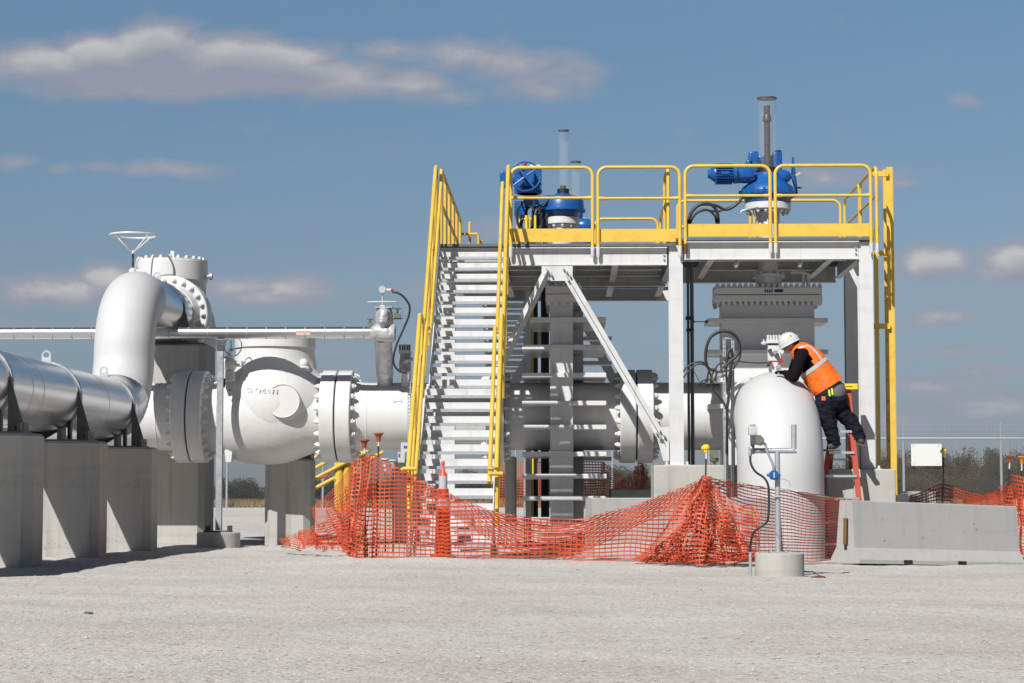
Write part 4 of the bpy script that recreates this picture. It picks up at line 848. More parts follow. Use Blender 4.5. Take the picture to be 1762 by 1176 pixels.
# ------------------------------------------------------------------ slab gate valve, right bay
g2 = thing('gate_valve', 'broad white gate valve with bolted top flange under the right part of the platform', 'valve', (3.1, 31.9, .2))
VY = 31.9
def X2(px, Y=VY): return W(px, 500, Y).x
def Z2(py, Y=VY): return W(1325, py, Y).z
MB().box(X2(1241), X2(1401), VY, VY+.45, .5, Z2(522)).build('body', 'white_paint', g2, smooth=False, bevel=.01)
MB().box(X2(1230), X2(1413), VY-.12, VY+.57, Z2(508), Z2(496)).box(X2(1229.5), X2(1413.5), VY-.125, VY+.575, Z2(520), Z2(509)).build('top_flange', 'white_paint', g2, smooth=False, bevel=.008)
for k in range(19):
    x = X2(1234)+k*(X2(1410)-X2(1234))/18
    for yy in (VY-.05, VY+.5):
        MB().lathe([(0, .036), (.045, .036), (.046, .024), (.065, .02)], (x, yy, Z2(496)), (0,0,1), 8).build('bolt', 'white_paint', g2)
        MB().lathe([(0, .036), (.045, .036), (.046, .024), (.065, .02)], (x, yy, Z2(520)), (0,0,-1), 8).build('bolt', 'white_paint', g2)
for py in (553, 607, 655, 700): MB().box(X2(1217, VY-.15), X2(1424, VY-.15), VY-.15, VY+.6, Z2(py)-.035, Z2(py)+.035).build('stiffener_plate', 'white_paint', g2, smooth=False, bevel=.006)
c0 = X2(1325)
f = MB().lathe([(Z2(496), .21), (Z2(476), .21)], (c0, VY+.22, 0), (0,0,1), 8, ph=.5).lathe([(Z2(476), .25), (Z2(471), .25)], (c0, VY+.22, 0), (0,0,1), 32).build('bonnet', 'white_paint', g2, smooth=False)
bolt_ring(f, (c0, VY+.22, Z2(471)), (0,0,1), .21, 10, .03, .05)
MB().lathe([(Z2(471), .15), (Z2(362), .15)], (c0, VY+.22, 0), (0,0,1), 32).build('neck', 'white_paint', g2)
for k in range(6):
    a = k*pi/3+.4; MB().obox((c0+.17*cos(a), VY+.22+.17*sin(a), (Z2(400)+Z2(362))/2), Vector((cos(a), sin(a), 0)), Vector((-sin(a), cos(a), 0)), Vector((0,0,1)), .03, .01, (Z2(362)-Z2(400))/2).build('rib', 'white_paint', g2, smooth=False)
f = MB().lathe([(Z2(360), .345), (Z2(359), .36), (Z2(348.5), .36), (Z2(347.5), .345)], (c0, VY+.22, 0), (0,0,1), 48).build('flange', 'white_paint', g2)
bolt_ring(f, (c0, VY+.22, Z2(360)), (0,0,-1), .31, 16, .03, .055)
v = W(1325, 499, VY-.13); MB().box(X2(1312), X2(1329), VY-.1275, VY-.126, Z2(505.5), Z2(499)).build('name_plate', 'label_white', g2, smooth=False); MB().box(X2(1331.5), X2(1346), VY-.1275, VY-.126, Z2(504.5), Z2(499.5)).build('name_plate', 'label_navy', g2, smooth=False)
for k in range(4): MB().box(X2(1314+3.8*k), X2(1316.6+3.8*k), VY-.129, VY-.1276, Z2(504.8), Z2(499.8)).build('print', 'label_navy', g2, smooth=False)
MB().tube([(X2(1362), VY+.1, Z2(468)), (X2(1384), VY+.1, Z2(468)), (X2(1392), VY+.1, Z2(472)), (X2(1392), VY+.1, Z2(496))], .03, 10).cyl((X2(1384), VY+.1, Z2(496)), (X2(1384), VY+.1, Z2(470)), .025, n=10).build('vent_pipe', 'white_paint', g2)
AY2 = VY+.22
ac2 = thing('blue_actuator', 'large blue gear actuator with finned motor on the right gate valve', 'actuator', (c0, AY2, Z2(347)), 'blue actuators on the platform')
MB().lathe([(Z2(347), .355), (Z2(339), .37)], (c0, AY2, 0), (0,0,1), 48).build('drum', 'blue_paint', ac2)
MB().lathe([(Z2(338), .38), (Z2(337), .40)], (c0, AY2, 0), (0,0,1), 48).build('dark_gap', 'black_bolt', ac2)
MB().lathe([(Z2(336), .43), (Z2(334), .44), (Z2(329), .44), (Z2(328), .425), (Z2(320), .40), (Z2(314), .33), (Z2(307), .245), (Z2(298), .205), (Z2(295), .19)], (c0, AY2, 0), (0,0,1), 56).build('gear_case', 'blue_paint', ac2)
for k in range(14):
    a = 2*pi*k/14; MB().lathe([(Z2(333), .028), (Z2(326), .028), (Z2(325), .02)], (c0+.425*cos(a), AY2+.425*sin(a), 0), (0,0,1), 10).build('case_bolt', 'blue_paint', ac2)
MB().lathe([(Z2(295), .16), (Z2(286), .155)], (c0, AY2, 0), (0,0,1), 32).build('stem_base', 'black_bolt', ac2)
MB().lathe([(Z2(290), .048), (Z2(206), .048)], (c0, AY2, 0), (0,0,1), 16).lathe([(Z2(206), .048), (Z2(205), .068), (Z2(200), .068), (Z2(194), .055)], (c0, AY2, 0), (0,0,1), 20).lathe([(Z2(194), .046), (Z2(178), .05)], (c0, AY2, 0), (0,0,1), 16).build('screw_stem', 'screw_steel', ac2)
MB().lathe([(Z2(288), .152), (Z2(166), .152)], (c0, AY2, 0), (0,0,1), 40).build('clear_tube', 'clear_tube', ac2)
MB().lathe([(Z2(166.5), .155), (Z2(164), .155)], (c0, AY2, 0), (0,0,1), 40).build('tube_cap', 'dark_steel', ac2)
zm = Z2(300); xm = X2(1243)
mb = MB().lathe([(X2(1229), .12), (X2(1231), .13), (X2(1262), .13), (X2(1264), .155), (X2(1269), .155), (X2(1269.5), .10)], (0, AY2-.25, zm), (1,0,0), 32)
for k in range(22):
    a = 2*pi*k/22; mb.obox(((X2(1232)+X2(1261))/2, AY2-.25+.142*cos(a), zm+.142*sin(a)), Vector((1,0,0)), Vector((0,cos(a),sin(a))), Vector((0,-sin(a),cos(a))), (X2(1261)-X2(1232))/2, .022, .006)
mb.lathe([(X2(1219), .06), (X2(1222), .07), (X2(1229), .12)], (0, AY2-.25, zm), (1,0,0), 20).build('finned_motor', 'blue_paint', ac2)
MB().box(X2(1241), X2(1255), AY2-.425, AY2-.40, zm-.03, zm+.02).build('motor_plate', 'blue_paint', ac2)
MB().lathe([(X2(1268), .14), (X2(1290), .14), (X2(1296), .11), (X2(1300), .1)], (0, AY2-.2, zm), (1,0,0), 28).build('coupling', 'blue_paint', ac2)
MB().box(X2(1293), X2(1309), AY2-.05, AY2+.25, Z2(293), Z2(257)).box(X2(1288), X2(1300), AY2-.05, AY2+.2, Z2(288), Z2(272)).box(X2(1336), X2(1352), AY2+.1, AY2+.4, Z2(290), Z2(256)).box(X2(1309), X2(1338), AY2+.1, AY2+.2, Z2(292), Z2(262)).build('switch_box', 'blue_paint', ac2, bevel=.02)
MB().box(X2(1340), X2(1351), AY2+.12, AY2+.3, Z2(256), Z2(252.5)).build('switch_cap', 'black_bolt', ac2)
MB().lathe([(X2(1340), .11), (X2(1355), .11), (X2(1363), .075), (X2(1366), .03)], (0, AY2, Z2(301)), (1,0,0), 24).build('side_gear', 'blue_paint', ac2)
hx = X2(1372.5); hc = Vector((hx, AY2, Z2(300))); mb = MB().tube(arc(hc, (.03,.27,0), (-.03,0,.29), 0, 2*pi, 40)[:-1], .015, 8, closed=True)
for k in range(4): a = .5+k*pi/2; mb.tube([hc+Vector((.03*cos(a)-.03*sin(a), .27*cos(a), .29*sin(a))), hc-Vector((.05,0,0))], .014, 8)
mb.cyl(hc-Vector((.1,0,0)), hc, .035, n=12).build('handwheel', 'blue_paint', ac2)
MB().cyl((hx, AY2-.1, Z2(322)), (hx+.09, AY2-.1, Z2(321.5)), .014, n=8).build('crank_grip', 'black_rubber', ac2)
MB().bar((hx-.02, AY2-.3, Z2(304)), (hx+.05, AY2-.3, Z2(299)), .02, .02).build('yellow_tag', 'yellow_cap', ac2)
MB().tube([W(1305,357,AY2-.35), W(1290,360,AY2-.4), W(1276,363,AY2-.4), W(1275,366,AY2-.4)], .012, 8).cyl(W(1275,366,AY2-.4), W(1275,369,AY2-.4), .02, n=8).build('drain_cock', 'galvanised', ac2)
for pts, r in (([(1277,338),(1274,345),(1262,356),(1248,361),(1232,354),(1216,352),(1200,354),(1189,366),(1184,385),(1184,400)], .022),
               ([(1276,340),(1268,352),(1252,358),(1236,364),(1214,362),(1198,368),(1188,384),(1186,400)], .016),
               ([(1183,400),(1187,372),(1199,356),(1214,350),(1228,356),(1235,370),(1236,392)], .024), ([(1184,400),(1190,376),(1204,363),(1218,362),(1230,372),(1234,392)], .018)):
    tag(MB().tube(smoothpts([W(x, y, 31.1) for x, y in pts], 5), r, 8).build('black_cable', 'black_rubber'), 'black cable looped over the right part of the platform deck', 'cable', 'black cables looped on the right deck')
tag(MB().tube([W(1297,360,31.9), W(1306,398,31.9)], .006, 6).build('thin_rod', 'galvanised'), 'thin slanted rod below the right blue actuator', 'rod')
# ------------------------------------------------------------------ conduits and cable trays
for (px, Y, y0, y1, r, lab) in ((1183.5, 31.0, 450, 800, .020, 'thin black conduit beside the middle platform column'), (1190, 31.0, 452, 800, .028, 'thicker dark conduit beside the middle platform column')):
    p = W(px, y0, Y); q = W(px, y1, Y); tag(MB().cyl((p.x, Y, q.z), (p.x, Y, p.z), r, n=12).build('conduit', 'dark_steel'), lab, 'conduit')
v = W(1187, 548, 30.95); tag(MB().box(v.x-.06, v.x+.06, 30.93, 31.05, v.z-.02, v.z+.03).build('conduit_clamp', 'black_bolt'), 'black clamp joining the two conduits by the column', 'clamp')
v = W(1187, 568, 30.95); tag(MB().box(v.x-.05, v.x+.06, 30.93, 31.05, v.z-.02, v.z+.02).build('conduit_clamp', 'black_bolt'), 'second black clamp on the two conduits by the column', 'clamp')
v = W(1193, 554, 31.0); w_ = W(1216, 554, 31.5); tag(MB().cyl(v, w_, .008, n=6).ball(w_, .03, 8).ball(v, .025, 8).build('tie_rod', 'dark_steel'), 'short dark rod from the conduit to the broad gate valve', 'rod')
def tray(px0, px1, Y, y0, y1, label, yel=False):
    t = thing('cable_tray', label, 'cable tray', (W(px0,0,Y).x, Y, 0), 'vertical cable trays behind the platform frame')
    x0 = W(px0, 0, Y).x; x1 = W(px1, 0, Y).x; z1 = W(px0, y0, Y).z; z0 = W(px0, y1, Y).z
    for x in (x0, x1): MB().box(x-.012, x+.012, Y-.04, Y+.04, z0, z1).build('side_rail', 'galv_dull', t, smooth=False)
    z = z0+.1
    while z < z1: MB().box(x0, x1, Y-.01, Y+.01, z-.012, z+.012).build('rung', 'galv_dull', t, smooth=False); z += .23
    n = 4
    for k in range(n):
        x = x0+(x1-x0)*(k+.5)/n; MB().cyl((x, Y-.045, z0), (x, Y-.045, z1), .016, n=8).build('cable', 'yellow_cap' if yel and k == 1 else 'black_rubber', t)
tray(912, 924, 34.6, 452, 890, 'narrow vertical tray with a yellow cable between the stairs and the gate valve', True)
tray(931, 943, 34.2, 452, 890, 'vertical tray of black cables right beside the narrow gate valve')
strut('strut_channel', 'perforated strut standing in shade left of the cable trays', W(904, 700, 34.9).x, 34.9, 0, 4.2, .06)
tag(MB().box(W(904,0,33.9).x, W(914,0,33.9).x, 33.9, 33.98, 0, 4.3).build('steel_post', 'white_steel', smooth=False), 'slim white steel post between the stairs and cable trays', 'post')
# strut frame with coiled cables left of the big elbow
SY = 29.95
sf = thing('cable_rack', 'perforated galvanised strut frame carrying coiled cable left of the big elbow', 'strut frame', (W(1250,0,SY).x, SY, 0))
def strut_part(x, z0, z1, w, par, y=SY, pitch=.06):
    b = MB(); t = .004; n = int((z1-z0)/pitch)
    b.box(x-w/2, x-w/2+w*.3, y, y+t, z0, z1).box(x+w/2-w*.3, x+w/2, y, y+t, z0, z1)
    for k in range(n): b.box(x-w/2+w*.3, x+w/2-w*.3, y, y+t, z0+k*pitch, z0+k*pitch+pitch*.5)
    b.box(x-w/2, x-w/2+t, y+t, y+w, z0, z1).box(x+w/2-t, x+w/2, y+t, y+w, z0, z1).build('upright', 'galvanised', par, smooth=False)
xa, xb = W(1241.5,0,SY).x, W(1256,0,SY).x
strut_part(xa, 0, W(0,580,SY).z, .04, sf); strut_part(xb, 0, W(0,580,SY).z, .042, sf)
MB().box(xa, xb, SY-.006, SY-.001, W(0,586,SY).z, W(0,580,SY).z).build('cross_bar', 'galvanised', sf); MB().box(xa-.03, xb-.02, SY-.03, SY-.001, W(0,621,SY).z, W(0,617,SY).z).build('cross_bar', 'dark_steel', sf); MB().box(xa+.02, xb, SY-.006, SY-.001, W(0,669,SY).z, W(0,664,SY).z).build('cross_bar', 'galvanised', sf)
MB().cyl((xb-.01, SY-.04, 0), (xb-.01, SY-.04, W(0,640,SY).z), .026, n=10).cyl((xa+.03, SY-.03, .3), (xa+.03, SY-.03, W(0,700,SY).z), .018, n=10).build('conduit', 'dark_steel', sf)
x1_, x2_ = W(1217,0,30.6).x, W(1232,0,30.6).x
for x in (x1_, x2_): strut_part(x, W(0,660,30.6).z, W(0,631,30.6).z, .035, sf, 30.6)
MB().box(x1_-.03, x2_+.04, 30.59, 30.60, W(0,650,30.6).z, W(0,644,30.6).z).build('cross_bar', 'galv_dull', sf)
cabs = [([(1247,632),(1256,622),(1268,612),(1273,600),(1270,585),(1260,574),(1244,570),(1228,575),(1218,590),(1214,610),(1216,628),(1222,636),(1230,636)], .026),
        ([(1230,640),(1240,640),(1252,638),(1262,632),(1272,618),(1274,600),(1268,580),(1252,571),(1236,573),(1221,584),(1216,602)], .018),
        ([(1249,640),(1251,620),(1254,605),(1258,602),(1260,612),(1256,640),(1252,670)], .024), ([(1252,680),(1250,640),(1251,612),(1255,601),(1259,608),(1258,640)], .018),
        ([(1326,624),(1305,625),(1285,624),(1268,622),(1263,626),(1264,632),(1262,636)], .012),
        ([(1176,640),(1182,632),(1196,624),(1210,624),(1219,634),(1222,645)], .016), ([(1176,650),(1184,640),(1198,628),(1212,628),(1220,638),(1224,650)], .014),
        ([(1230,640),(1234,630),(1240,625),(1246,626)], .014), ([(1202,661),(1210,655),(1220,653),(1228,660)], .014), ([(1192,636),(1200,650),(1206,662)], .006),
        ([(1222,656),(1228,672),(1238,684),(1246,694),(1250,706)], .016), ([(1228,638),(1222,655)], .016), ([(1234,638),(1230,656)], .016), ([(1220,636),(1216,658)], .016), ([(1258,640),(1252,700),(1250,780)], .02)]
for pts, r in cabs:
    tag(MB().tube(smoothpts([W(x, y, SY-.06) for x, y in pts], 5), r*.85, 8).build('coiled_cable', 'black_rubber'), 'black cable coiled on the strut frame left of the big elbow', 'cable', 'black cables coiled on the strut frame')
tx = thing('pressure_transmitter', 'small grey green round instrument on the wide concrete block', 'instrument', W(1229, 800, 30.8))
c = W(1229, 782, 30.8); MB().cyl((c.x, 30.72, c.z), (c.x, 30.88, c.z), .065, n=20).ball((c.x, 30.8, c.z-.08), .07, 12, (1,1,.7)).cyl((c.x, 30.8, c.z-.16), (c.x, 30.8, c.z-.07), .02, n=8).build('housing', 'olive_box', tx)
# instrument on the elbow
iv = thing('white_instrument', 'white bolted instrument with red caps on top of the big elbow', 'instrument', W(1331, 645, 30.3))
c = W(1331, 612, 30.3); IY = 30.3; sc1 = S0
def ib(x0, x1, y0, y1, d0, d1, name, m): a = W(x0, y1, IY); b_ = W(x1, y0, IY); return MB().box(a.x, b_.x, IY+d0, IY+d1, a.z, b_.z).build(name, m, iv, bevel=.006)
ib(1321, 1343, 594, 622, -.07, .09, 'body', 'white_paint'); ib(1323, 1338, 622, 645, -.05, .05, 'stem', 'white_paint'); ib(1318, 1344, 586, 592, -.1, .1, 'bonnet', 'white_paint'); ib(1322, 1342, 592, 594, -.08, .08, 'gap', 'black_bolt')
for k in range(5): a = W(1321+5*k, 586, IY); MB().cyl((a.x, IY-.05+.03*(k%2), a.z), (a.x, IY-.05+.03*(k%2), a.z+.075), .018, n=8).build('stud', 'white_paint', iv)
for (x, y, r, m_) in ((1326, 624, .024, 'red_plastic'), (1344, 622, .03, 'red_plastic'), (1325, 604, .03, 'dark_steel'), (1334, 607, .035, 'galv_dull'), (1337, 612, .03, 'dark_steel'), (1322, 629, .022, 'black_bolt'), (1339, 632, .035, 'galvanised'), (1341, 638, .03, 'galv_dull'), (1345, 606, .03, 'white_paint')):
    a = W(x, y, IY-.09); MB().cyl((a.x, IY-.13, a.z), (a.x, IY-.05, a.z), r, n=12).build('fitting', m_, iv)
a = W(1312, 591, IY); MB().cyl((a.x-.02, IY, a.z), (a.x+.1, IY, a.z), .016, n=8).ball((a.x+.02, IY, a.z), .03, 8).cyl((a.x+.02, IY, a.z), (a.x+.02, IY, a.z+.06), .01, n=6).build('side_valve', 'white_paint', iv)
ib(1332, 1346, 640, 644, -.05, .05, 'base', 'olive_box')
# ------------------------------------------------------------------ concrete barriers
def barrier(label, a, b, h=.80, slots=False, top=.13, brk=.185, base=.295):
    """safety-shape barrier whose top centre line runs a -> b"""
    a = Vector(a); b = Vector(b); d = (b-a).normalized(); sd = Vector((d.y, -d.x, 0)).normalized(); up = sd.cross(d); up = up if up.z > 0 else -up
    t = thing('concrete_barrier', label, 'concrete barrier', a-up*h, 'concrete road barriers')
    prof = [(-base, 0), (-base, .05), (-brk, .20), (-top, h-.012), (-top+.012, h), (top-.012, h), (top, h-.012), (brk, .20), (base, .05), (base, 0)]
    n = len(prof); vs = [a-up*h + sd*x + up*z for x, z in prof] + [b-up*h + sd*x + up*z for x, z in prof]
    mb = MB().add(vs, [tuple(range(n)), tuple(range(2*n-1, n-1, -1))] + [(i, (i+1)%n, n+(i+1)%n, n+i) for i in range(n)])
    mb.build('block', 'concrete_barrier', t, smooth=False)
    if slots:
        o = a-up*h
        MB().obox(o-d*.012+sd*.01+up*.41, d, sd, up, .012, .028, .17).build('wooden_key', 'wood_brown', t, smooth=False)
        MB().obox(o-d*.004+sd*.045+up*.40, d, sd, up, .004, .010, .17).build('key_slot', 'black_bolt', t, smooth=False)
        MB().obox(o-d*.004+sd*.012+up*.20, d, sd, up, .004, .024, .03).build('key_slot', 'black_bolt', t, smooth=False)
        MB().obox(o-d*.003+sd*.012+up*.7, d, sd, up, .003, .003, .10).build('joint_line', 'galv_dull', t, smooth=False)
        for u in (.80, 1.72): MB().obox(o+d*u+sd*(base-.0)+up*.03, d, sd, up, .07, .006, .025).build('lifting_slot', 'black_bolt', t, smooth=False)
        for (u, z_) in ((2.05, .55), (2.08, .48), (1.15, .35), (.5, .3)): MB().obox(o+d*u+sd*(brk-(z_-.2)*(brk-top)/.6+.001)+up*z_, d, sd, up, .008, .003, .006).build('pit', 'dark_steel', t, smooth=False)
    return t
a = W(1455.5, 861, 27.0); b = W(1738, 871.5, 28.45)
barrier('grey concrete barrier in front of the right footing, its left end in bright sun', a, b, .81, True)
barrier('pale concrete barrier lying behind the orange net, left of the wide block', W(1013, 857, 27.9), W(1330, 856.5, 28.7), .80)
barrier('small far concrete barrier with net shadow behind the net, left of the wide block', W(1050, 843, 33.0), W(1140, 843, 33.1), .80)
barrier('short piece of concrete barrier showing right of the platform footing', W(1528, 848.5, 31.6), W(1548, 849, 33.6), .80)
barrier('pale barrier end behind the far right net and yellow capped stake', W(1560, 846, 38.0), W(1603, 846, 38.1), .80, top=.2)
# ------------------------------------------------------------------ orange safety nets
def poly_at(P, t):
    n = len(P)-1; f = min(max(t, 0), .99999)*n; i = int(f); f -= i
    p0 = P[max(i-1,0)]; p1 = P[i]; p2 = P[i+1]; p3 = P[min(i+2,n)]
    return .5*((2*p1)+(p2-p0)*f+(2*p0-5*p1+4*p2-p3)*f*f+(3*p1-p0-3*p2+p3)*f**3)
def net(label, layers):
    """each layer: top points, bottom points (px, py, Y), columns, rows, fold amplitude, fold count, noise, row squeeze"""
    mb = MB()
    for (top, bot, nc, nr, amp, nf, nz, sq, seed) in layers:
        T = [W(*p) for p in top]; B = [W(*p) for p in bot]
        def S(u, v):   # v 0 bottom .. 1 top
            t = poly_at(T, u); b_ = poly_at(B, u); g = v
            back = 0
            if sq:      # surplus net folds over the top strand and hangs down behind
                h = (t-b_).length; x = v*nr*sq
                if x <= h: g = x/h
                else: back = (x-h)*.62; g = 1-back/h
            p = b_.lerp(t, g)
            ph = 2*pi*nf*u; w = amp*(1-.55*v)
            if back: p = p + Vector((back*.25*sin(5*u+seed), .012+min(back, .12)*.35, 0))
            p = p + Vector((w*.55*cos(ph*1.3+seed+2*v), w*sin(ph+seed+1.2*sin(3*v+seed)), 0))
            if nz:
                q = (u*nc*.16+seed*3.1, v*nr*.16, seed); p = p + Vector((mnoise.noise(q), mnoise.noise((q[0]+9, q[1], q[2])), .7*mnoise.noise((q[0], q[1]+9, q[2]))))*nz*(1.15-v*.7)
            return p
        G = [[S(i/nc, j/nr) for i in range(nc+1)] for j in range(nr+1)]
        hw, vw = .0092, .0050
        for j in range(nr+1):          # long strands
            jn = min(j+1, nr); jp = max(j-1, 0); vs = []
            for i in range(nc+1):
                tv = (G[jn][i]-G[jp][i]); L = tv.length/(jn-jp); tv = tv.normalized() if L > 1e-6 else Vector((0,0,1)); w = min(hw, L*.24) if L > .02 else hw*.7
                vs += [G[j][i]-tv*w, G[j][i]+tv*w]
            mb.add(vs, [(2*i, 2*i+2, 2*i+3, 2*i+1) for i in range(nc)])
        for i in range(nc+1):          # short cross strands, widened where they meet
            ip = max(i-1, 0); inn = min(i+1, nc)
            for j in range(nr):
                p, q = G[j][i], G[j+1][i]
                tu = (G[j][inn]-G[j][ip]); tu = tu.normalized() if tu.length > 1e-6 else Vector((1,0,0))
                m1 = p.lerp(q, .27); m2 = p.lerp(q, .73); off = Vector((0,-.0008,0))
                mb.add([p-tu*vw*2.6+off, p+tu*vw*2.6+off, m1+tu*vw+off, m2+tu*vw+off, q+tu*vw*2.6+off, q-tu*vw*2.6+off, m2-tu*vw+off, m1-tu*vw+off], [(0,1,2,7), (7,2,3,6), (6,3,4,5)])
    o = mb.build('safety_net', 'orange_net', loc=W(layers[0][1][0][0], layers[0][1][0][1], layers[0][1][0][2]), fix=False, smooth=False)
    return tag(o, label, 'safety net', 'orange plastic safety nets')
YN = 24.55
net('long orange safety net sagging between the rust capped stake and the yellow capped stake', [
    ([(647,784,YN),(700,812,YN),(760,843,YN),(850,879,YN),(930,892,YN),(1010,889,YN),(1090,866,YN),(1160,843,YN),(1214,821,YN)],
     [(640,958,YN),(700,960,YN),(760,963,YN),(850,964,YN),(930,964,YN),(1010,964,YN),(1090,965,YN),(1160,966,YN),(1214,966,YN)], 62, 25, .014, 7, .035, .048, 1),
    ([(628,786,YN+.25),(634,785,YN+.1),(641,784,YN+.05),(648,784,YN)], [(606,958,YN+.2),(618,960,YN),(634,960,YN),(650,958,YN)], 17, 22, .05, 3, .03, 0, 2),
    ([(602,800,YN+.7),(612,794,YN+.5),(624,790,YN+.3),(640,786,YN+.1)], [(594,950,YN+.5),(604,956,YN+.3),(612,961,YN+.1),(628,962,YN)], 20, 22, .07, 3, .05, 0, 3)])
net('crumpled orange net heaped on the ground left of the rust capped stakes', [
    ([(536,874,27.5),(556,858,27.2),(580,836,26.4),(606,800,25.6),(616,794,25.3)], [(548,912,27.0),(566,905,26.6),(586,895,26.0),(603,880,25.4),(614,900,25.0)], 30, 14, .03, 2, .05, 0, 4),
    ([(512,916,26.8),(540,905,26.5),(570,895,26.0),(600,868,25.3),(612,880,25)], [(516,942,26.5),(545,943,26.0),(575,944,25.6),(602,946,25.1),(612,950,24.9)], 34, 12, .10, 4, .09, 0, 5),
    ([(484,928,29.0),(500,920,28.6),(530,914,28.0),(560,910,27.2),(600,890,26.2)], [(486,942,28.8),(505,943,28.2),(535,943,27.6),(565,943,26.8),(602,943,26.0)], 36, 8, .12, 5, .10, 0, 6),
    ([(560,880,26.6),(580,862,26.2),(600,840,25.6)], [(590,940,25.6),(600,946,25.3),(610,955,25.0)], 20, 16, .08, 3, .09, 0, 16)])
net('bunched orange net gathered in folds at the yellow capped stake by the big elbow', [
    ([(1196,836,24.5),(1206,824,24.5),(1213,820,24.5),(1222,821,24.5)], [(1098,962,24.45),(1145,965,24.25),(1190,967,24.1),(1225,967,24.2)], 20, 20, .05, 2, .07, 0, 7),
    ([(1204,830,24.45),(1212,824,24.4),(1222,828,24.4),(1240,846,24.45)], [(1140,965,24.2),(1190,967,24.0),(1240,968,24.1),(1292,966,24.3)], 22, 18, .08, 3, .11, 0, 8),
    ([(1130,940,24.3),(1170,905,24.3),(1210,880,24.35),(1250,900,24.4),(1288,930,24.4)], [(1095,964,24.2),(1140,966,24.05),(1195,967,24.0),(1245,967,24.05),(1296,967,24.2)], 42, 12, .09, 6, .11, 0, 9),
    ([(1216,826,24.6),(1240,846,24.6),(1262,868,24.55),(1290,872,24.5),(1310,885,24.5)], [(1225,960,24.5),(1248,964,24.4),(1268,966,24.3),(1288,966,24.35),(1306,962,24.5)], 14, 20, .05, 2, .04, 0, 10)])
net('orange net stretched in front of the big elbow to the concrete barrier', [
    ([(1216,820,24.7),(1262,827,25.4),(1310,836,26.2),(1360,843,27.0),(1410,852,27.8),(1475,860,28.5)], [(1216,963,24.7),(1262,966,25.0),(1310,965,25.6),(1360,964,26.3),(1400,965,27.0),(1470,962,28.0)], 36, 24, .02, 4, .035, .049, 11)])
net('shaded orange net hanging behind the gate valve under the platform', [
    ([(850,797,36.8),(905,796,36.8),(960,797,36.8),(1003,795,36.8),(1040,796,36.8)], [(850,872,36.8),(905,872,36.8),(960,872,36.8),(1003,870,36.8),(1040,868,36.8)], 34, 16, .03, 3, .02, 0, 12),
    ([(1036,795,36.6),(1050,805,36.5),(1062,812,36.4),(1075,822,36.2)], [(1036,866,36.6),(1050,862,36.5),(1062,860,36.4),(1075,858,36.2)], 9, 14, .02, 1, .02, 0, 13),
    ([(1050,846,35.5),(1070,828,35.4),(1090,812,35.3),(1106,800,35.2)], [(1052,860,35.5),(1070,860,35.4),(1090,861,35.3),(1104,861,35.2)], 14, 12, .04, 2, .05, 0, 14)])
net('small bright orange net bundle beside the left edge of the wide concrete block', [
    ([(1094,803,33.9),(1101,799,33.8),(1108,801,33.8),(1112,812,33.8)], [(1088,862,33.9),(1099,863,33.8),(1110,863,33.8),(1120,861,33.8)], 12, 14, .06, 2, .07, 0, 15)])
net('orange net rising to the far yellow capped stake, behind the grey barrier', [
    ([(1553,858,34.5),(1590,846,34.2),(1622,834,34),(1655,845,33.6),(1690,853,33)], [(1553,880,34.5),(1590,880,34.2),(1622,880,34),(1655,880,33.6),(1690,880,33)], 26, 7, .02, 1, .02, 0, 17)])
net('thick twisted orange net at the right edge, bunched over two capped stakes', [
    ([(1655,862,32),(1690,853,31.5),(1716,842,31),(1730,834,30.5),(1740,818,30),(1764,824,29.8)], [(1660,880,32),(1690,880,31.5),(1716,880,31),(1734,885,30.5),(1748,900,30),(1768,905,29.8)], 34, 12, .05, 4, .06, 0, 18),
    ([(1700,852,31),(1722,846,30.6),(1738,838,30),(1766,835,29.8)], [(1700,882,31),(1722,885,30.6),(1742,900,30),(1768,905,29.8)], 26, 10, .09, 3, .09, 0, 19),
    ([(1744,860,29.8),(1754,858,29.8),(1768,862,29.8)], [(1752,952,29.6),(1760,955,29.6),(1772,955,29.6)], 9, 18, .04, 2, .04, 0, 20)])
# ------------------------------------------------------------------ stakes
def stake(px, pt, pb, Y, cap, label, lean=0, white=20):
    p = W(px, pt, Y); q = W(px-lean, pb, Y); t = thing('fence_stake', label, 'stake', (q.x, Y, q.z), 'capped steel stakes holding the net')
    k = 144/(F/Y); d = (p-q); L = d.length
    wp = p-d.normalized()*(white/ (F/Y))
    MB().bar(q, wp, .028, .010).bar(q+Vector((0,.012,0)), wp+Vector((0,.012,0)), .008, .02).build('shaft', 'green_post', t, smooth=False)
    MB().bar(wp, p-d.normalized()*.03, .034, .014).build('white_tip', 'label_white', t, smooth=False)
    if cap == 'yellow_cap': MB().lathe([(-.06, .025), (-.02, .032), (-.018, .045), (.01, .045), (.03, .03), (.034, .01)], p, (0,0,1), 16).cyl(p+Vector((-.055,0,-.012)), p+Vector((.03,0,-.012)), .026, n=10).build('cap', cap, t)
    else: MB().lathe([(-.10, .024), (-.04, .03), (-.012, .052), (-.01, .060), (.004, .060), (.006, .05)], p, (0,0,1), 20).build('cap', cap, t)
    return t
stake(651.5, 746, 962, YN+.05, 'rust_cap', 'taller rust capped stake at the peak of the front net', 4, 22)
stake(627, 757.5, 958, YN+.5, 'rust_cap', 'lower rust capped stake just left of the tallest net stake', -2, 24)
stake(663, 790, 950, 26.4, 'label_white', 'stake half hidden behind the front net, right of its peak', 0, 22)
stake(676, 792, 950, 27.4, 'label_white', 'small far stake seen over the net right of its peak', 0, 12)
stake(1215, 770, 968, 24.62, 'yellow_cap', 'yellow capped stake holding the bunched net near the big elbow', 2, 20)
stake(1624, 776, 900, 34.1, 'yellow_cap', 'yellow capped stake beside the white panel on the fence', 2, 11)
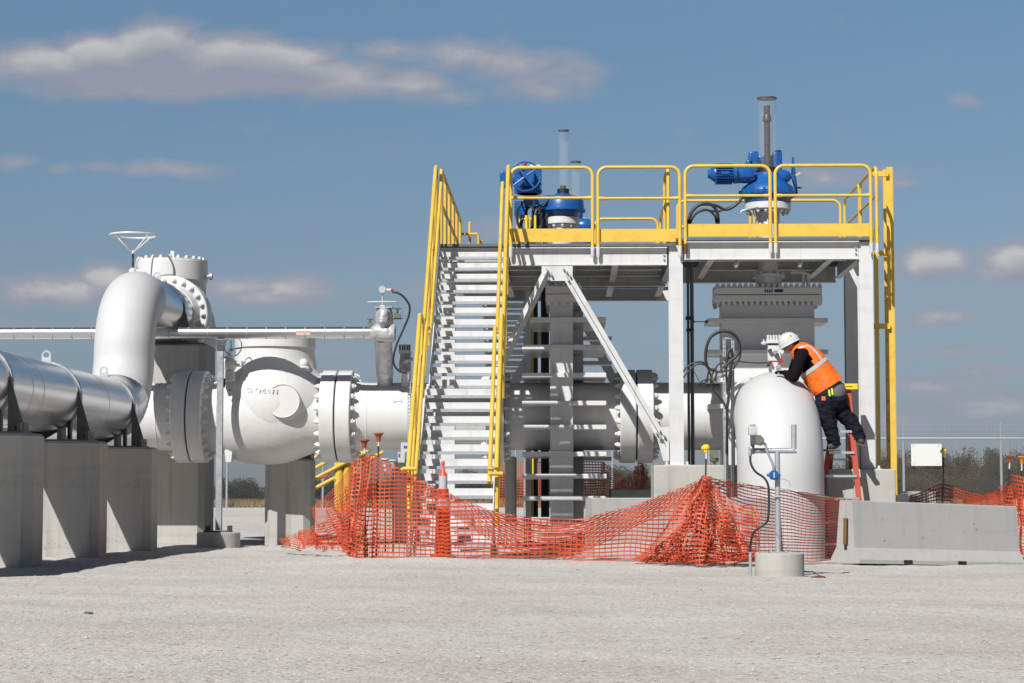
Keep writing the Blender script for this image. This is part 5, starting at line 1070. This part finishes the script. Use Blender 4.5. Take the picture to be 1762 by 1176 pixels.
stake(1738, 785, 950, 30.1, 'rust_cap', 'leaning rust capped stake at the right edge', 10, 22)
stake(1758, 786, 950, 29.9, 'orange_cap', 'orange capped stake cut by the right edge', 1, 24)
# ------------------------------------------------------------------ tubular channelizer
tcn = thing('traffic_delineator', 'orange traffic delineator with white band standing behind the net', 'traffic post', W(760, 958, 24.95))
c = W(762, 958, 24.95); zt = lambda py: W(762, py, 24.95).z; sx = c.x
MB().lathe([(zt(958), .16), (zt(955), .16), (zt(954), .105), (zt(842), .068), (zt(841), .058)], (sx, 24.95, 0), (0,0,1), 32).build('body', 'orange_plastic', tcn)
MB().lathe([(zt(841), .053), (zt(819), .052)], (sx, 24.95, 0), (0,0,1), 32).build('white_band', 'vest_tape', tcn)
MB().lathe([(zt(873), .0845), (zt(856), .0800)], (sx, 24.95, 0), (0,0,1), 32).build('white_band', 'vest_tape', tcn)
MB().lathe([(zt(819), .053), (zt(816), .050), (zt(812), .028), (zt(801), .014), (zt(800), .022), (zt(796), .024), (zt(793), .012)], (sx, 24.95, 0), (0,0,1), 24).build('handle', 'orange_plastic', tcn)
# ------------------------------------------------------------------ forked conduit stand on the round footing
GY = 22.5
fs_ = thing('conduit_stand', 'forked galvanised pipe stand with blue round fitting on a round concrete footing', 'pipe stand', (W(1332,0,GY).x, GY, 0))
def g(px, py, dy=0): return W(px, py, GY+dy)
zc = g(1332, 952).z
MB().lathe([(-.55, .265), (zc-.01, .265), (zc, .255)], (g(1332, 0).x, GY, 0), (0,0,1), 56).build('footing', 'concrete', fs_)
for px in (1290.5, 1372): p = g(px, 950); MB().cyl((p.x, GY-.03, -.5), (p.x, GY-.03, p.z), .016, n=10).build('conduit', 'galvanised', fs_)
cx_ = g(1330, 0).x
MB().cyl((cx_, GY, zc), (cx_, GY, g(0, 778).z), .030, n=20).build('post', 'galvanised', fs_)
MB().box(cx_-.10, cx_+.10, GY-.1, GY+.1, zc, zc+.015).cyl((cx_-.08, GY-.05, zc), (cx_-.08, GY-.05, zc+.05), .012, n=6).cyl((cx_+.08, GY-.05, zc), (cx_+.08, GY-.05, zc+.05), .012, n=6).build('base_plate', 'galvanised', fs_)
p, q, r_ = g(1293, 776), g(1366, 776), g(1366, 731)
MB().cyl(p, q+Vector((.03,0,0)), .029, n=20).cyl(q, r_, .030, n=20).build('fork', 'galvanised', fs_)
def gb(x0, x1, y0, y1, d0, d1, n_, m_): a_ = g(x0, y1); b_ = g(x1, y0); MB().box(a_.x, b_.x, GY+d0, GY+d1, a_.z, b_.z).build(n_, m_, fs_, bevel=.004)
gb(1287.5, 1302, 734, 749, -.08, .02, 'grey_box', 'grey_box'); gb(1290, 1299.5, 730.5, 733.8, -.06, .0, 'box_cap', 'galv_dull'); gb(1290.5, 1309, 749.5, 752, -.08, .0, 'bracket', 'dark_steel')
p = g(1306, 759); MB().cyl((p.x, GY-.11, p.z), (p.x, GY+.02, p.z), .048, n=24).cyl((p.x, GY-.118, p.z), (p.x, GY-.1101, p.z), .034, n=20).build('meter', 'olive_box', fs_)
p = g(1294, 758); MB().box(p.x-.02, p.x+.035, GY-.09, GY-.01, p.z-.05, p.z+.04).cyl((p.x, GY-.05, p.z-.15), (p.x, GY-.05, p.z), .022, n=10).build('valve', 'dark_steel', fs_)
p = g(1292, 772); MB().ball((p.x, GY-.04, p.z), .032, 10).cyl((p.x-.02, GY-.04, p.z-.08), (p.x-.0, GY-.04, p.z), .02, n=10).build('elbow_fitting', 'galvanised', fs_)
MB().cyl(g(1291, 785, -.04), g(1291, 780, -.04), .018, n=10).build('red_gland', 'red_plastic', fs_)
MB().tube(smoothpts([g(1307,766,-.06), g(1316,764,-.06), g(1319,774,-.06), g(1324,786,-.06), g(1330,800,-.05), g(1331,812,-.04)], 5), .014, 10).build('flexible_conduit', 'galvanised', fs_)
MB().tube(smoothpts([g(1291,784,-.04), g(1292,798,-.05), g(1300,812,-.06), g(1314,822,-.07), g(1321,833,-.08), g(1323,850,-.08), g(1322,890,-.08), g(1316,902,-.08), g(1299,914,-.08), g(1293,928,-.06), g(1290.5,950,-.03)], 6), .0125, 10).build('black_cable', 'black_rubber', fs_)
p = g(1331.5, 818, -.06); MB().cyl((p.x, GY-.10, p.z), (p.x, GY-.0, p.z), .052, n=32).cyl((p.x-.075, GY-.05, p.z), (p.x+.075, GY-.05, p.z), .014, n=8).build('blue_fitting', 'blue_paint', fs_)
MB().cyl((p.x, GY-.112, p.z), (p.x, GY-.1005, p.z), .038, n=28).build('blue_cover', 'blue_paint', fs_); MB().box(p.x-.007, p.x+.002, GY-.116, GY-.1125, p.z-.032, p.z+.032).build('white_mark', 'label_white', fs_)
MB().tube(smoothpts([g(1341,824,-.04), g(1352,826), g(1359,832), g(1360,838)], 4), .003, 5).tube(smoothpts([g(1328,856,-.06), g(1328,900,-.06), g(1338,920,-.06), g(1350,935,-.05), g(1362,950,-.04)], 5), .0028, 5).build('thin_wire', 'galv_dull', fs_)
MB().cyl((cx_-.05, GY-.04, g(0,855).z), (cx_+.04, GY-.04, g(0,855).z), .012, n=8).build('strap', 'galv_dull', fs_)
# ------------------------------------------------------------------ stepladder
LY = 29.55
ld = thing('stepladder', 'red fibreglass stepladder with yellow top under the worker', 'stepladder', (W(1445,0,LY).x, LY, 0))
def l(px, py, dy=0): return W(px, py, LY+dy)
R0, R1 = l(1459, 671, .30), l(1488, 958, -.10); L0, L1 = l(1441, 671, .30), l(1400, 958, -.10)
def lerpz(a_, b_, z): t = (z-a_.z)/(b_.z-a_.z); return a_.lerp(b_, t)
for (a_, b_) in ((R0, R1), (L0, L1)): MB().bar(a_, b_, .030, .075, up=(1, 0, 0)).build('front_rail', 'red_fibreglass', ld, smooth=False)
Q0, Q1, P0, P1 = l(1457, 671, .42), l(1470, 950, 1.25), l(1444, 671, .42), l(1413, 950, 1.25)
for (a_, b_) in ((Q0, Q1), (P0, P1)): MB().bar(a_, b_, .025, .05, up=(1, 0, 0)).build('rear_rail', 'red_fibreglass', ld, smooth=False)
for k, py in enumerate((707, 741, 777.5, 818, 857, 897, 934)):
    z = W(1450, py, LY+.1).z; a_ = lerpz(L0, L1, z); b_ = lerpz(R0, R1, z)
    MB().box(a_.x, b_.x, a_.y-.04, a_.y+.05, z-.003, z+.003).box(a_.x, b_.x, a_.y-.043, a_.y-.040, z-.030, z+.003).build('step', 'aluminium', ld, smooth=False)
    for (pt, dx) in ((a_, 1), (b_, -1)): MB().bar((pt.x, pt.y-.02, z-.12), (pt.x+dx*.09, pt.y-.02, z-.02), .012, .004).build('step_brace', 'aluminium', ld, smooth=False)
    if k % 2 == 0:
        a_ = lerpz(P0, P1, z-.1); b_ = lerpz(Q0, Q1, z-.1); MB().bar(a_, b_, .02, .03).build('rear_bar', 'aluminium', ld, smooth=False)
c = l(1453, 668, .36); MB().box(l(1438,0,.3).x, l(1466.5,0,.3).x, LY+.22, LY+.50, l(0,673,.3).z, l(0,663,.3).z).build('top_cap', 'yellow_cap', ld, smooth=False, bevel=.008)
MB().box(c.x-.0, c.x+.10, LY+.216, LY+.219, c.z+.01, c.z+.018).build('print', 'black_bolt', ld, smooth=False)
# ------------------------------------------------------------------ the worker
BY = 29.72
pr = thing('person', 'worker in white hard hat and orange vest leaning over the big elbow from the stepladder', 'person', W(1436, 776, BY))
def j(px, py, dy=0.0): return W(px, py, BY+dy)
def skin(name, verts, edges, radii, m, parent, sub=2, root=0):
    me = bpy.data.meshes.new(name); o_ = ORG[parent.name]; me.from_pydata([tuple(Vector(v)-o_) for v in verts], edges, []); me.materials.append(MATS[m])
    o = bpy.data.objects.new(name, me); C.objects.link(o); o.modifiers.new('s', 'SKIN'); sv = me.skin_vertices[0].data
    for i, r in enumerate(radii): sv[i].radius = (r, r) if not isinstance(r, tuple) else r; sv[i].use_root = (i == root)
    o.modifiers['s'].use_smooth_shade = True; s_ = o.modifiers.new('d', 'SUBSURF'); s_.levels = sub; s_.render_levels = sub
    bpy.context.view_layer.update(); m2 = bpy.data.meshes.new_from_object(o.evaluated_get(bpy.context.evaluated_depsgraph_get()))
    m2.polygons.foreach_set('use_smooth', [True]*len(m2.polygons)); o.modifiers.clear(); o.data = m2; o.parent = parent; ORG[o.name] = o_
    if not m2.materials: m2.materials.append(MATS[m])
    return o
def mass(name, parts, m, parent, vox=.011, sm=6):
    """union of tapered limbs and balls, fused into one skin"""
    mb = MB()
    for p in parts:
        if len(p) == 4 and isinstance(p[1], Vector):
            a_, b_, r0, r1 = p; n_ = 7
            for q in range(n_+1): mb.ball(a_.lerp(b_, q/n_), r0+(r1-r0)*q/n_, 18)
        else: mb.ball(p[0], p[1], 20, p[2] if len(p) > 2 else (1,1,1))
    o_ = ORG[parent.name]; me = bpy.data.meshes.new(name); me.from_pydata([tuple(Vector(v)-o_) for v in mb.v], [], mb.f); me.materials.append(MATS[m])
    o = bpy.data.objects.new(name, me); C.objects.link(o); r_ = o.modifiers.new('r', 'REMESH'); r_.mode = 'VOXEL'; r_.voxel_size = vox; r_.use_smooth_shade = True
    s_ = o.modifiers.new('s', 'SMOOTH'); s_.iterations = sm; s_.factor = .5
    bpy.context.view_layer.update(); m2 = bpy.data.meshes.new_from_object(o.evaluated_get(bpy.context.evaluated_depsgraph_get()))
    m2.polygons.foreach_set('use_smooth', [True]*len(m2.polygons)); o.modifiers.clear(); o.data = m2; o.parent = parent; ORG[o.name] = o_
    if not m2.materials: m2.materials.append(MATS[m])
    return o
# one continuous body: pelvis, spine, neck, head with jaw, nose and ears, arms, legs
mass('body', [(j(1427,684), j(1412,657), .13, .13), (j(1412,657), j(1388,618), .13, .13), (j(1388,618), j(1376,603), .11, .06), (j(1376,603), j(1364,596), .058, .055),
     (j(1360.5,591), .092, (1.02,.84,1.0)), (j(1356,598), .062, (1,.85,1)), (j(1353,601), .036), (j(1349.5,598), .018), (j(1351,602.5), .02), (j(1364,595,-.078), .022, (.7,.5,1.2)), (j(1364,595,.078), .022, (.7,.5,1.2)),
     (j(1384,610,-.13), j(1379,614,-.19), .08, .06), (j(1379,614,-.19), j(1367,645,-.23), .055, .045), (j(1367,645,-.23), j(1352,642,-.10), .04, .028),
     (j(1382,610,.13), j(1375,613,.19), .08, .06), (j(1375,613,.19), j(1362,645,.22), .055, .045), (j(1362,645,.22), j(1349,642,.17), .04, .028),
     (j(1421,694,-.08), j(1426,730,-.10), .09, .06), (j(1426,730,-.10), j(1436,766,-.08), .055, .04), (j(1440,694,.08), j(1464,727,.06), .09, .06), (j(1464,727,.06), j(1478,758,.04), .055, .04)], 'skin', pr, .009, 5)
mass('hair', [(j(1367,588), .066, (1,1.15,.9)), (j(1372,592), .045, (1,1.2,.8)), (j(1365,590,-.06), .03), (j(1365,590,.06), .03)], 'hair', pr, .009, 3)
mass('black_jacket', [(j(1408,650), j(1386,614), .155, .155), (j(1386,614), j(1376,603), .13, .085), (j(1384,610,-.12), j(1379,613,-.19), .10, .10),
     (j(1379,613,-.19), j(1371,634,-.235), .10, .088), (j(1371,634,-.235), j(1366,648,-.235), .088, .085), (j(1366,648,-.235), j(1356,645,-.15), .075, .06), (j(1356,645,-.15), j(1351,642,-.10), .055, .045),
     (j(1382,610,.12), j(1375,613,.19), .10, .095), (j(1375,613,.19), j(1362,645,.22), .09, .07), (j(1362,645,.22), j(1350,642,.17), .06, .045)], 'black_cloth', pr, .011, 5)
def hand(w, d, up, parent, m='black_cloth'):
    w = Vector(w); d = Vector(d).normalized(); sd = Vector((0,1,0)); up = Vector(up)
    vs = [w, w+d*.05]; es = [(0,1)]; rs = [.026, .030]
    for k, (off, L_) in enumerate(((-.03,.070), (-.010,.080), (.012,.074), (.032,.058))):
        a_ = w+d*.085+sd*off; b_ = a_+d*L_*.5-up*.008; c_ = b_+d*L_*.35-up*.03; i = len(vs); vs += [a_, b_, c_]; es += [(1,i),(i,i+1),(i+1,i+2)]; rs += [.012,.010,.009]
    i = len(vs); vs += [w+d*.035-sd*.038-up*.01, w+d*.075-sd*.05-up*.03]; es += [(1,i),(i,i+1)]; rs += [.013,.010]
    return skin('gloved_hand', vs, es, rs, m, parent, 1)
hand(j(1352,641,-.10), (-.9,.25,.15), (0,0,1), pr); hand(j(1349,642,.17), (-.9,-.3,.2), (0,0,1), pr)
# vest: lofted shell following the bent torso
VS = [(1369,595,.08,.10), (1373,599,.13,.155), (1380,606,.17,.20), (1388,616,.205,.22), (1398,630,.225,.225), (1409,645,.232,.225), (1418,658,.238,.23), (1424.5,667,.245,.232)]
def vest_pt(t, th, k=1.0):
    f = t*(len(VS)-1); i = min(int(f), len(VS)-2); f -= i; a_, b_ = VS[i], VS[i+1]
    px, py, ra_, rb_ = [a_[q]+(b_[q]-a_[q])*f for q in range(4)]; c = j(px, py)
    d = (j(*VS[-1][:2])-j(*VS[1][:2])).normalized(); nrm = Vector((-d.z, 0, d.x)); nrm = nrm if nrm.z > 0 else -nrm    # towards his back
    w = .010*mnoise.noise((t*7, th*2.2, 1.3))+.006*mnoise.noise((t*19, th*5, 4))
    hem = d*(.02*cos(th)) if t > .97 else Vector((0,0,0))
    rr_ = 1.0
    return c + nrm*(ra_*k+w)*cos(th)*rr_ - Vector((0,1,0))*(rb_*k+w)*sin(th) + hem
mb = MB(); nt_, na = 34, 40
for kk, k in enumerate((1.0, .965)):
    vs = [vest_pt(i/nt_, 2*pi*q/na, k) for i in range(nt_+1) for q in range(na)]
    fs = [(i*na+q, i*na+(q+1)%na, (i+1)*na+(q+1)%na, (i+1)*na+q) for i in range(nt_) for q in range(na)]
    # open arm hole on the near side
    def keep(f_): i = f_[0]//na; q = f_[0] % na; t = i/nt_; th = 2*pi*(q+.5)/na; return not (t < .60 and t > .10 and ((t-.36)/.27)**2 + ((th-2.05)/.62)**2 < 1) and not (t < .5 and t > .1 and abs(th-4.3) < .45)
    mb.add(vs, [f_ for f_ in fs if keep(f_)])
vest = mb.build('orange_vest', 'vest_orange', pr, fix=False, ang=80)
def ribbon(path, w, name, m, k=1.025):
    """path of (t, theta, half width in t, half width in theta)"""
    vs = []
    for (t, th, wt, wh) in path: vs += [vest_pt(t-wt, th-wh, k), vest_pt(t+wt, th+wh, k)]
    return MB().add(vs, [(2*i, 2*i+1, 2*i+3, 2*i+2) for i in range(len(path)-1)]).build(name, m, vest, fix=False)
ribbon([(.60, 2*pi*q/48, .026, 0) for q in range(49)], .04, 'reflective_tape', 'vest_tape')
ribbon([(.575-.045*i, .95-.02*i, 0, .075) for i in range(8)] + [(.24-.02*i, .80+.18*i, .014, .07) for i in range(6)], .04, 'reflective_tape', 'vest_tape')
ribbon([(.575-.045*i, -.35+.02*i, 0, .075) for i in range(9)], .04, 'reflective_tape', 'vest_tape')
# shirt and trousers
mass('grey_shirt', [(j(1420,665), .215, (1,.92,1)), (j(1432,675), .205, (1,.92,.95))], 'grey_cloth', pr)
for dx in (0, 5): 
    a_ = j(1426+dx, 671-.5*dx, -.225); b_ = j(1428+dx, 682-.5*dx, -.225); MB().bar(a_, b_, .022, .006, up=(0,-1,0)).build('yellow_stripe', 'tape_yellow', pr, smooth=False)
tr = mass('trousers', [(j(1426,688), .198, (1.0,.95,.9)), (j(1436,688,.0), .19, (1,.95,.9)), (j(1419,697,-.07), j(1421,715,-.09), .155, .132), (j(1421,715,-.09), j(1427,734,-.10), .132, .108), (j(1427,734,-.10), j(1432,748,-.09), .108, .100), (j(1432,748,-.09), j(1436,762,-.08), .100, .092),
     (j(1439,698,.07), j(1450,712,.08), .15, .128), (j(1450,712,.08), j(1466,729,.07), .128, .112), (j(1466,729,.07), j(1473,741,.05), .112, .106), (j(1473,741,.05), j(1479,754,.04), .106, .094)], 'navy_cloth', pr, .011, 4)
for v in tr.data.vertices:
    q = v.co; n_ = .010*mnoise.noise((q.x*9, q.y*7, q.z*16))+.006*mnoise.noise((q.x*20, q.y*18, q.z*40)); v.co = q + v.normal*n_*2
a_ = j(1417, 686, -.235); MB().box(a_.x-.028, a_.x+.028, a_.y-.006, a_.y+.004, a_.z-.03, a_.z+.03).build('orange_patch', 'vest_orange', pr, bevel=.004)
def boot(heel, toe, parent, up=Vector((0,0,1))):
    heel = Vector(heel); toe = Vector(toe); d = (toe-heel).normalized(); 
    b = skin('boot', [heel+up*.10, heel+up*.035, heel.lerp(toe,.5)+up*.03, toe+up*.012], [(0,1),(1,2),(2,3)], [.058,.058,.052,.045], 'boot', parent, 2)
    sd = d.cross(up).normalized(); MB().obox(heel.lerp(toe,.5)-up*.025, d, sd, up, (toe-heel).length/2+.045, .048, .013).build('sole', 'boot_sole', b, bevel=.006); return b
boot(j(1440,771.5,-.10), j(1422,772,-.12), pr)
boot(j(1477,761,.03), j(1485,764,-.10), pr, Vector((.1,.35,1)).normalized())
# hard hat
hu = Vector((-.46, 0, .89)).normalized(); hf = Vector((-.89, 0, -.46)).normalized(); hs = Vector((0,1,0)); hc = j(1357.5, 590)
mb = MB(); nh, nr_ = 32, 12; vs = []
for i in range(nr_+1):
    ph = (pi/2)*i/nr_
    for q in range(nh):
        th = 2*pi*q/nh; rf = .155 if i else .16; ridge = .008*max(0, cos(th*2)) if i > 3 else 0
        vs.append(hc + hf*(.155*cos(ph)*cos(th)) + hs*(.125*cos(ph)*sin(th)) + hu*((.150+ridge*.3)*sin(ph)))
fs = [(i*nh+q, i*nh+(q+1)%nh, (i+1)*nh+(q+1)%nh, (i+1)*nh+q) for i in range(nr_) for q in range(nh)]
mb.add(vs, fs)
vs = []
for (k, dz) in ((1.0, .0), (1.0, -.022), (1.06, -.030), (1.065, -.024), (1.01, -.012)):
    for q in range(nh):
        th = 2*pi*q/nh; ext = .05*max(0, cos(th))**2*(k > 1.02)
        vs.append(hc + hf*((.155*k+ext)*cos(th)) + hs*((.125*k+ext*.5)*sin(th)) + hu*dz)
mb.add(vs, [(i*nh+q, i*nh+(q+1)%nh, (i+1)*nh+(q+1)%nh, (i+1)*nh+q) for i in range(4) for q in range(nh)])
hat = mb.build('hard_hat', 'white_gloss', pr, fix=True, ang=60)
def on_hat(ca, cb, r, n, name, m):   # little sticker on the near side of the shell
    vs = []; c0 = None
    for q in range(n):
        a_ = ca + r[0]*cos(2*pi*q/n); b_ = cb + r[1]*sin(2*pi*q/n); th = a_; ph = b_
        vs.append(hc + hf*(.158*cos(ph)*cos(th)) + hs*(.128*cos(ph)*sin(th)) + hu*(.153*sin(ph)))
    MB().add(vs, [tuple(range(n))]).build(name, m, hat, fix=False)
on_hat(-1.62, .42, (.20, .10), 10, 'green_sticker', 'lime_sticker'); on_hat(-1.98, .50, (.09, .09), 10, 'black_sticker', 'black_bolt'); on_hat(-1.53, .42, (.05, .05), 8, 'green_sticker', 'tape_yellow')
MB().ball(hc-hf*.14+hu*.03, .022, 10).build('knob', 'white_gloss', hat)
# ------------------------------------------------------------------ chain link fence
FYY = 65.0
def fx(px): return W(px, 0, FYY).x
fn = thing('chain_link_fence', 'tall galvanised chain link fence with barbed wire across the far side of the yard', 'fence', (0, FYY, .42))
zr = W(1650, 754.5, FYY).z; z0 = .40; x0, x1 = -24.0, 22.0
mb = MB(); P_ = .072; H_ = zr-z0; r = .0030
n = int((x1-x0+H_)/P_)
for k in range(n):
    xs_ = x0-H_+k*P_
    for s in (1, -1):
        a0 = xs_ if s > 0 else xs_+H_; b0 = a0+s*H_; za, zb = z0, zr
        lo, hi = (a0, b0) if s > 0 else (b0, a0)
        if lo < x0 or hi > x1: continue
        y = FYY + (.004 if s > 0 else -.004); o = r*.7071
        mb.add([(a0-o, y, za), (a0+o, y-.004, za), (a0+o, y+.004, za), (b0-o, y, zb), (b0+o, y-.004, zb), (b0+o, y+.004, zb)], [(0,1,4,3), (1,2,5,4), (2,0,3,5)])
mb.build('wire_mesh', 'galvanised', fn, smooth=False, fix=False)
mb = MB().cyl((x0, FYY, zr), (x1, FYY, zr), .028, n=8)
mb.build('top_rail', 'galvanised', fn)
k = -9
while True:
    x = fx(1709)+k*3.04; k += 1
    if x < x0: continue
    if x > x1: break
    MB().cyl((x, FYY+.04, 0), (x, FYY+.04, zr+.02), .04, n=10).cyl((x, FYY+.04, zr), (x+.0, FYY+.04, zr+.50), .014, n=6).build('post', 'galvanised', fn)
while k > -14:
    k -= 1; x = fx(1709)+k*3.04
    if x < fx(1709)-9*3.04 and x > x0: MB().cyl((x, FYY+.04, 0), (x, FYY+.04, zr+.02), .04, n=10).cyl((x, FYY+.04, zr), (x, FYY+.04, zr+.50), .014, n=6).build('post', 'galvanised', fn)
for dz in (.15, .28, .42):
    mb = MB().cyl((x0, FYY+.04, zr+dz), (x1, FYY+.04, zr+dz), .0028, n=4); x = x0
    while x < x1:
        for a_ in (.8, -.8): mb.bar((x-.03, FYY+.04, zr+dz-.03*a_), (x+.03, FYY+.04, zr+dz+.03*a_), .0035, .0035)
        x += .13
    mb.build('barbed_wire', 'galvanised', fn, smooth=False, fix=False)
a_, b_ = W(1568, 802, FYY-.08), W(1620, 764, FYY-.08)
sg = MB().box(a_.x, b_.x, FYY-.10, FYY-.09, a_.z, b_.z).build('sign', 'label_white', smooth=False); tag(sg, 'blank white panel wired to the chain link fence', 'sign panel')
for (px, py) in ((1572, 767), (1615, 767), (1573, 798), (1615, 798)):
    p = W(px, py, FYY-.1); MB().bar((p.x-.03, FYY-.105, p.z-.04), (p.x+.03, FYY-.105, p.z+.04), .02, .004).build('wire_tie', 'galv_dull', sg)
# ------------------------------------------------------------------ field, dry grass, shrubs behind the fence
mat('field', (.10, .085, .045), .95, col2=(.16, .13, .07), nscale=.4, bump=.6, bscale=8)
o = MB().add([(-1500, 67.2, .47), (1500, 67.2, .47), (2400, 3900, .47), (-2400, 3900, .47)], [(0,1,2,3)]).build('field', 'field', fix=False); tag(o, 'dark scrubby field beyond the fence', kind='structure')
rng = np.random.default_rng(5)
def blades(n, x0, x1, y0, y1, h, zf, w=.02):
    X = rng.uniform(x0, x1, n); Y = rng.uniform(y0, y1, n); Hh = rng.uniform(.4, 1, n)*h; a = rng.uniform(0, 6.28, n); vs = []; fs = []
    for i in range(n):
        z = zf(X[i], Y[i]); dx, dy = cos(a[i])*w, sin(a[i])*w; lx_, ly_ = rng.uniform(-.5, .5, 2)*Hh[i]
        vs += [(X[i]-dx, Y[i]-dy, z), (X[i]+dx, Y[i]+dy, z), (X[i]+lx_, Y[i]+ly_, z+Hh[i])]; fs.append((3*i, 3*i+1, 3*i+2))
    return MB().add(vs, fs)
o = blades(26000, -22, 22, 65.2, 67.4, .34, lambda x, y: .42).build('dry_grass', 'dry_grass', loc=(0, 66, .4), fix=False, smooth=False); tag(o, 'dry tan grass and dead leaves along the foot of the fence', 'grass', kind='stuff')
def shrub_mesh(seed, dens=15000, twigs=90):
    r_ = random.Random(seed); vs = []; fs = []
    lobes = [(r_.uniform(-.72,.72), r_.uniform(-.5,.5), r_.uniform(.25,.72), r_.uniform(.22,.42)) for _ in range(15)] + [(0,0,.35,.55), (-.5,0,.22,.4), (.5,0,.22,.4)]
    while len(fs) < dens:
        lx_, ly_, lz_, lr = r_.choice(lobes); d = Vector((r_.gauss(0,1), r_.gauss(0,1), r_.gauss(0,1))).normalized()*lr*(r_.random()**.40)
        p = Vector((lx_, ly_, lz_))+d
        if p.z < .0: continue
        if mnoise.noise((p.x*4.5+seed, p.y*4.5, p.z*5)) < -.16: continue
        s = r_.uniform(.012, .030); a_ = Vector((r_.gauss(0,1), r_.gauss(0,1), r_.gauss(0,1))).normalized(); b_ = a_.orthogonal().normalized()
        i = len(vs); vs += [p-a_*s, p+b_*s*.6, p+a_*s, p-b_*s*.6]; fs.append((i, i+1, i+2, i+3))
    mb = MB().add(vs, fs); tw = MB()
    for k in range(twigs):
        x, y = r_.uniform(-.7,.7), r_.uniform(-.4,.4); top = Vector((x*1.15+r_.uniform(-.12,.12), y*1.1, .55+.55*r_.random()*(1-.6*abs(x))))
        base = Vector((x*.25, y*.25, 0)); mid = base.lerp(top, .55)+Vector((r_.uniform(-.05,.05), r_.uniform(-.05,.05), .04))
        tw.tube([base, mid, top], [.011, .006, .0025], 4)
    return mb, tw
protos = []
for sd_, m_ in ((1, 'leaf_a'), (2, 'leaf_b'), (3, 'leaf_c'), (4, 'leaf_b')):
    mb, tw = shrub_mesh(sd_); protos.append((mb, tw, m_))
SH = [(330,836,90,70,0),(365,842,60,71,1),(402,824,80,69.5,2),(440,842,70,70,0),(500,838,110,72,1),(560,822,80,69.5,2),(588,812,70,71,0),(640,826,110,72,1),(720,820,120,72,3),(830,812,120,71,2),(920,820,130,72,1),
      (1010,818,110,71,0),(1085,806,100,69.5,2),(1150,822,110,72,1),(1260,812,150,72,0),(1370,806,140,71,3),(1450,798,120,72,1),(1528,781,80,70,1),(1568,800,80,72,0),(1605,806,90,70,3),(1655,777,110,70.5,1),(1640,790,90,72,0),(1697,800,80,70,3),(1745,776,100,69.5,0),(1790,790,90,71,1),(1540,812,130,69,0),(1620,822,140,68.6,3),(1700,818,140,68.8,1),(-40,838,90,70,1),(40,840,90,71,0)]
LAB = ['low', 'broad', 'tall', 'thin', 'bushy', 'ragged']
nfirst = {}
for i, (px, pt, wd, Y, v_) in enumerate(SH):
    c = W(px, pt, Y); hgt = (c.z-.42)*(1.13 if px > 1000 else 1.08); hw_ = wd/(F/Y)/2*1.2; lab = None
    where = ('left of the thin pipe post' if px < 372 else 'just right of the thin pipe post' if px < 480 else 'behind the short pillar of the check valve' if px < 540 else 'behind the yellow crossing rails' if px < 660 else 'behind the main stairs' if px < 870 else
             'behind the narrow gate valve' if px < 1040 else 'behind the pipe flange under the platform' if px < 1120 else 'behind the wide concrete block' if px < 1320 else 'behind the stepladder' if px < 1500 else 'right beside the yellow ladder' if px < 1550 else
             'below the blank white panel' if px < 1632 else 'between the white panel and the fence post' if px < 1705 else 'right of the fence post at the right edge')
    mb, tw, m_ = protos[v_]; key = v_
    label = {'leaf_a': 'dull green', 'leaf_b': 'brown half bare', 'leaf_c': 'dark green'}[m_] + ' shrub beyond the fence, ' + where
    if key not in nfirst:
        t = thing('shrub', label, 'shrub', (c.x, Y, .42), 'shrubs beyond the fence'); ORG[t.name] = Vector((0,0,0))
        mb.build('foliage', m_, t, fix=False, smooth=False); tw.build('twigs', 'twig', t, fix=False)
        t.location = (c.x, Y, .42); t.scale = (hw_, 1.3, hgt/1.02); nfirst[key] = t
    else: t = copy_tree(nfirst[key], (c.x, Y, .42), label, (0, 0, 0), (hw_*(1 if i % 2 else -1), 1.3, hgt/1.02))
    t['group'] = 'shrubs beyond the fence'
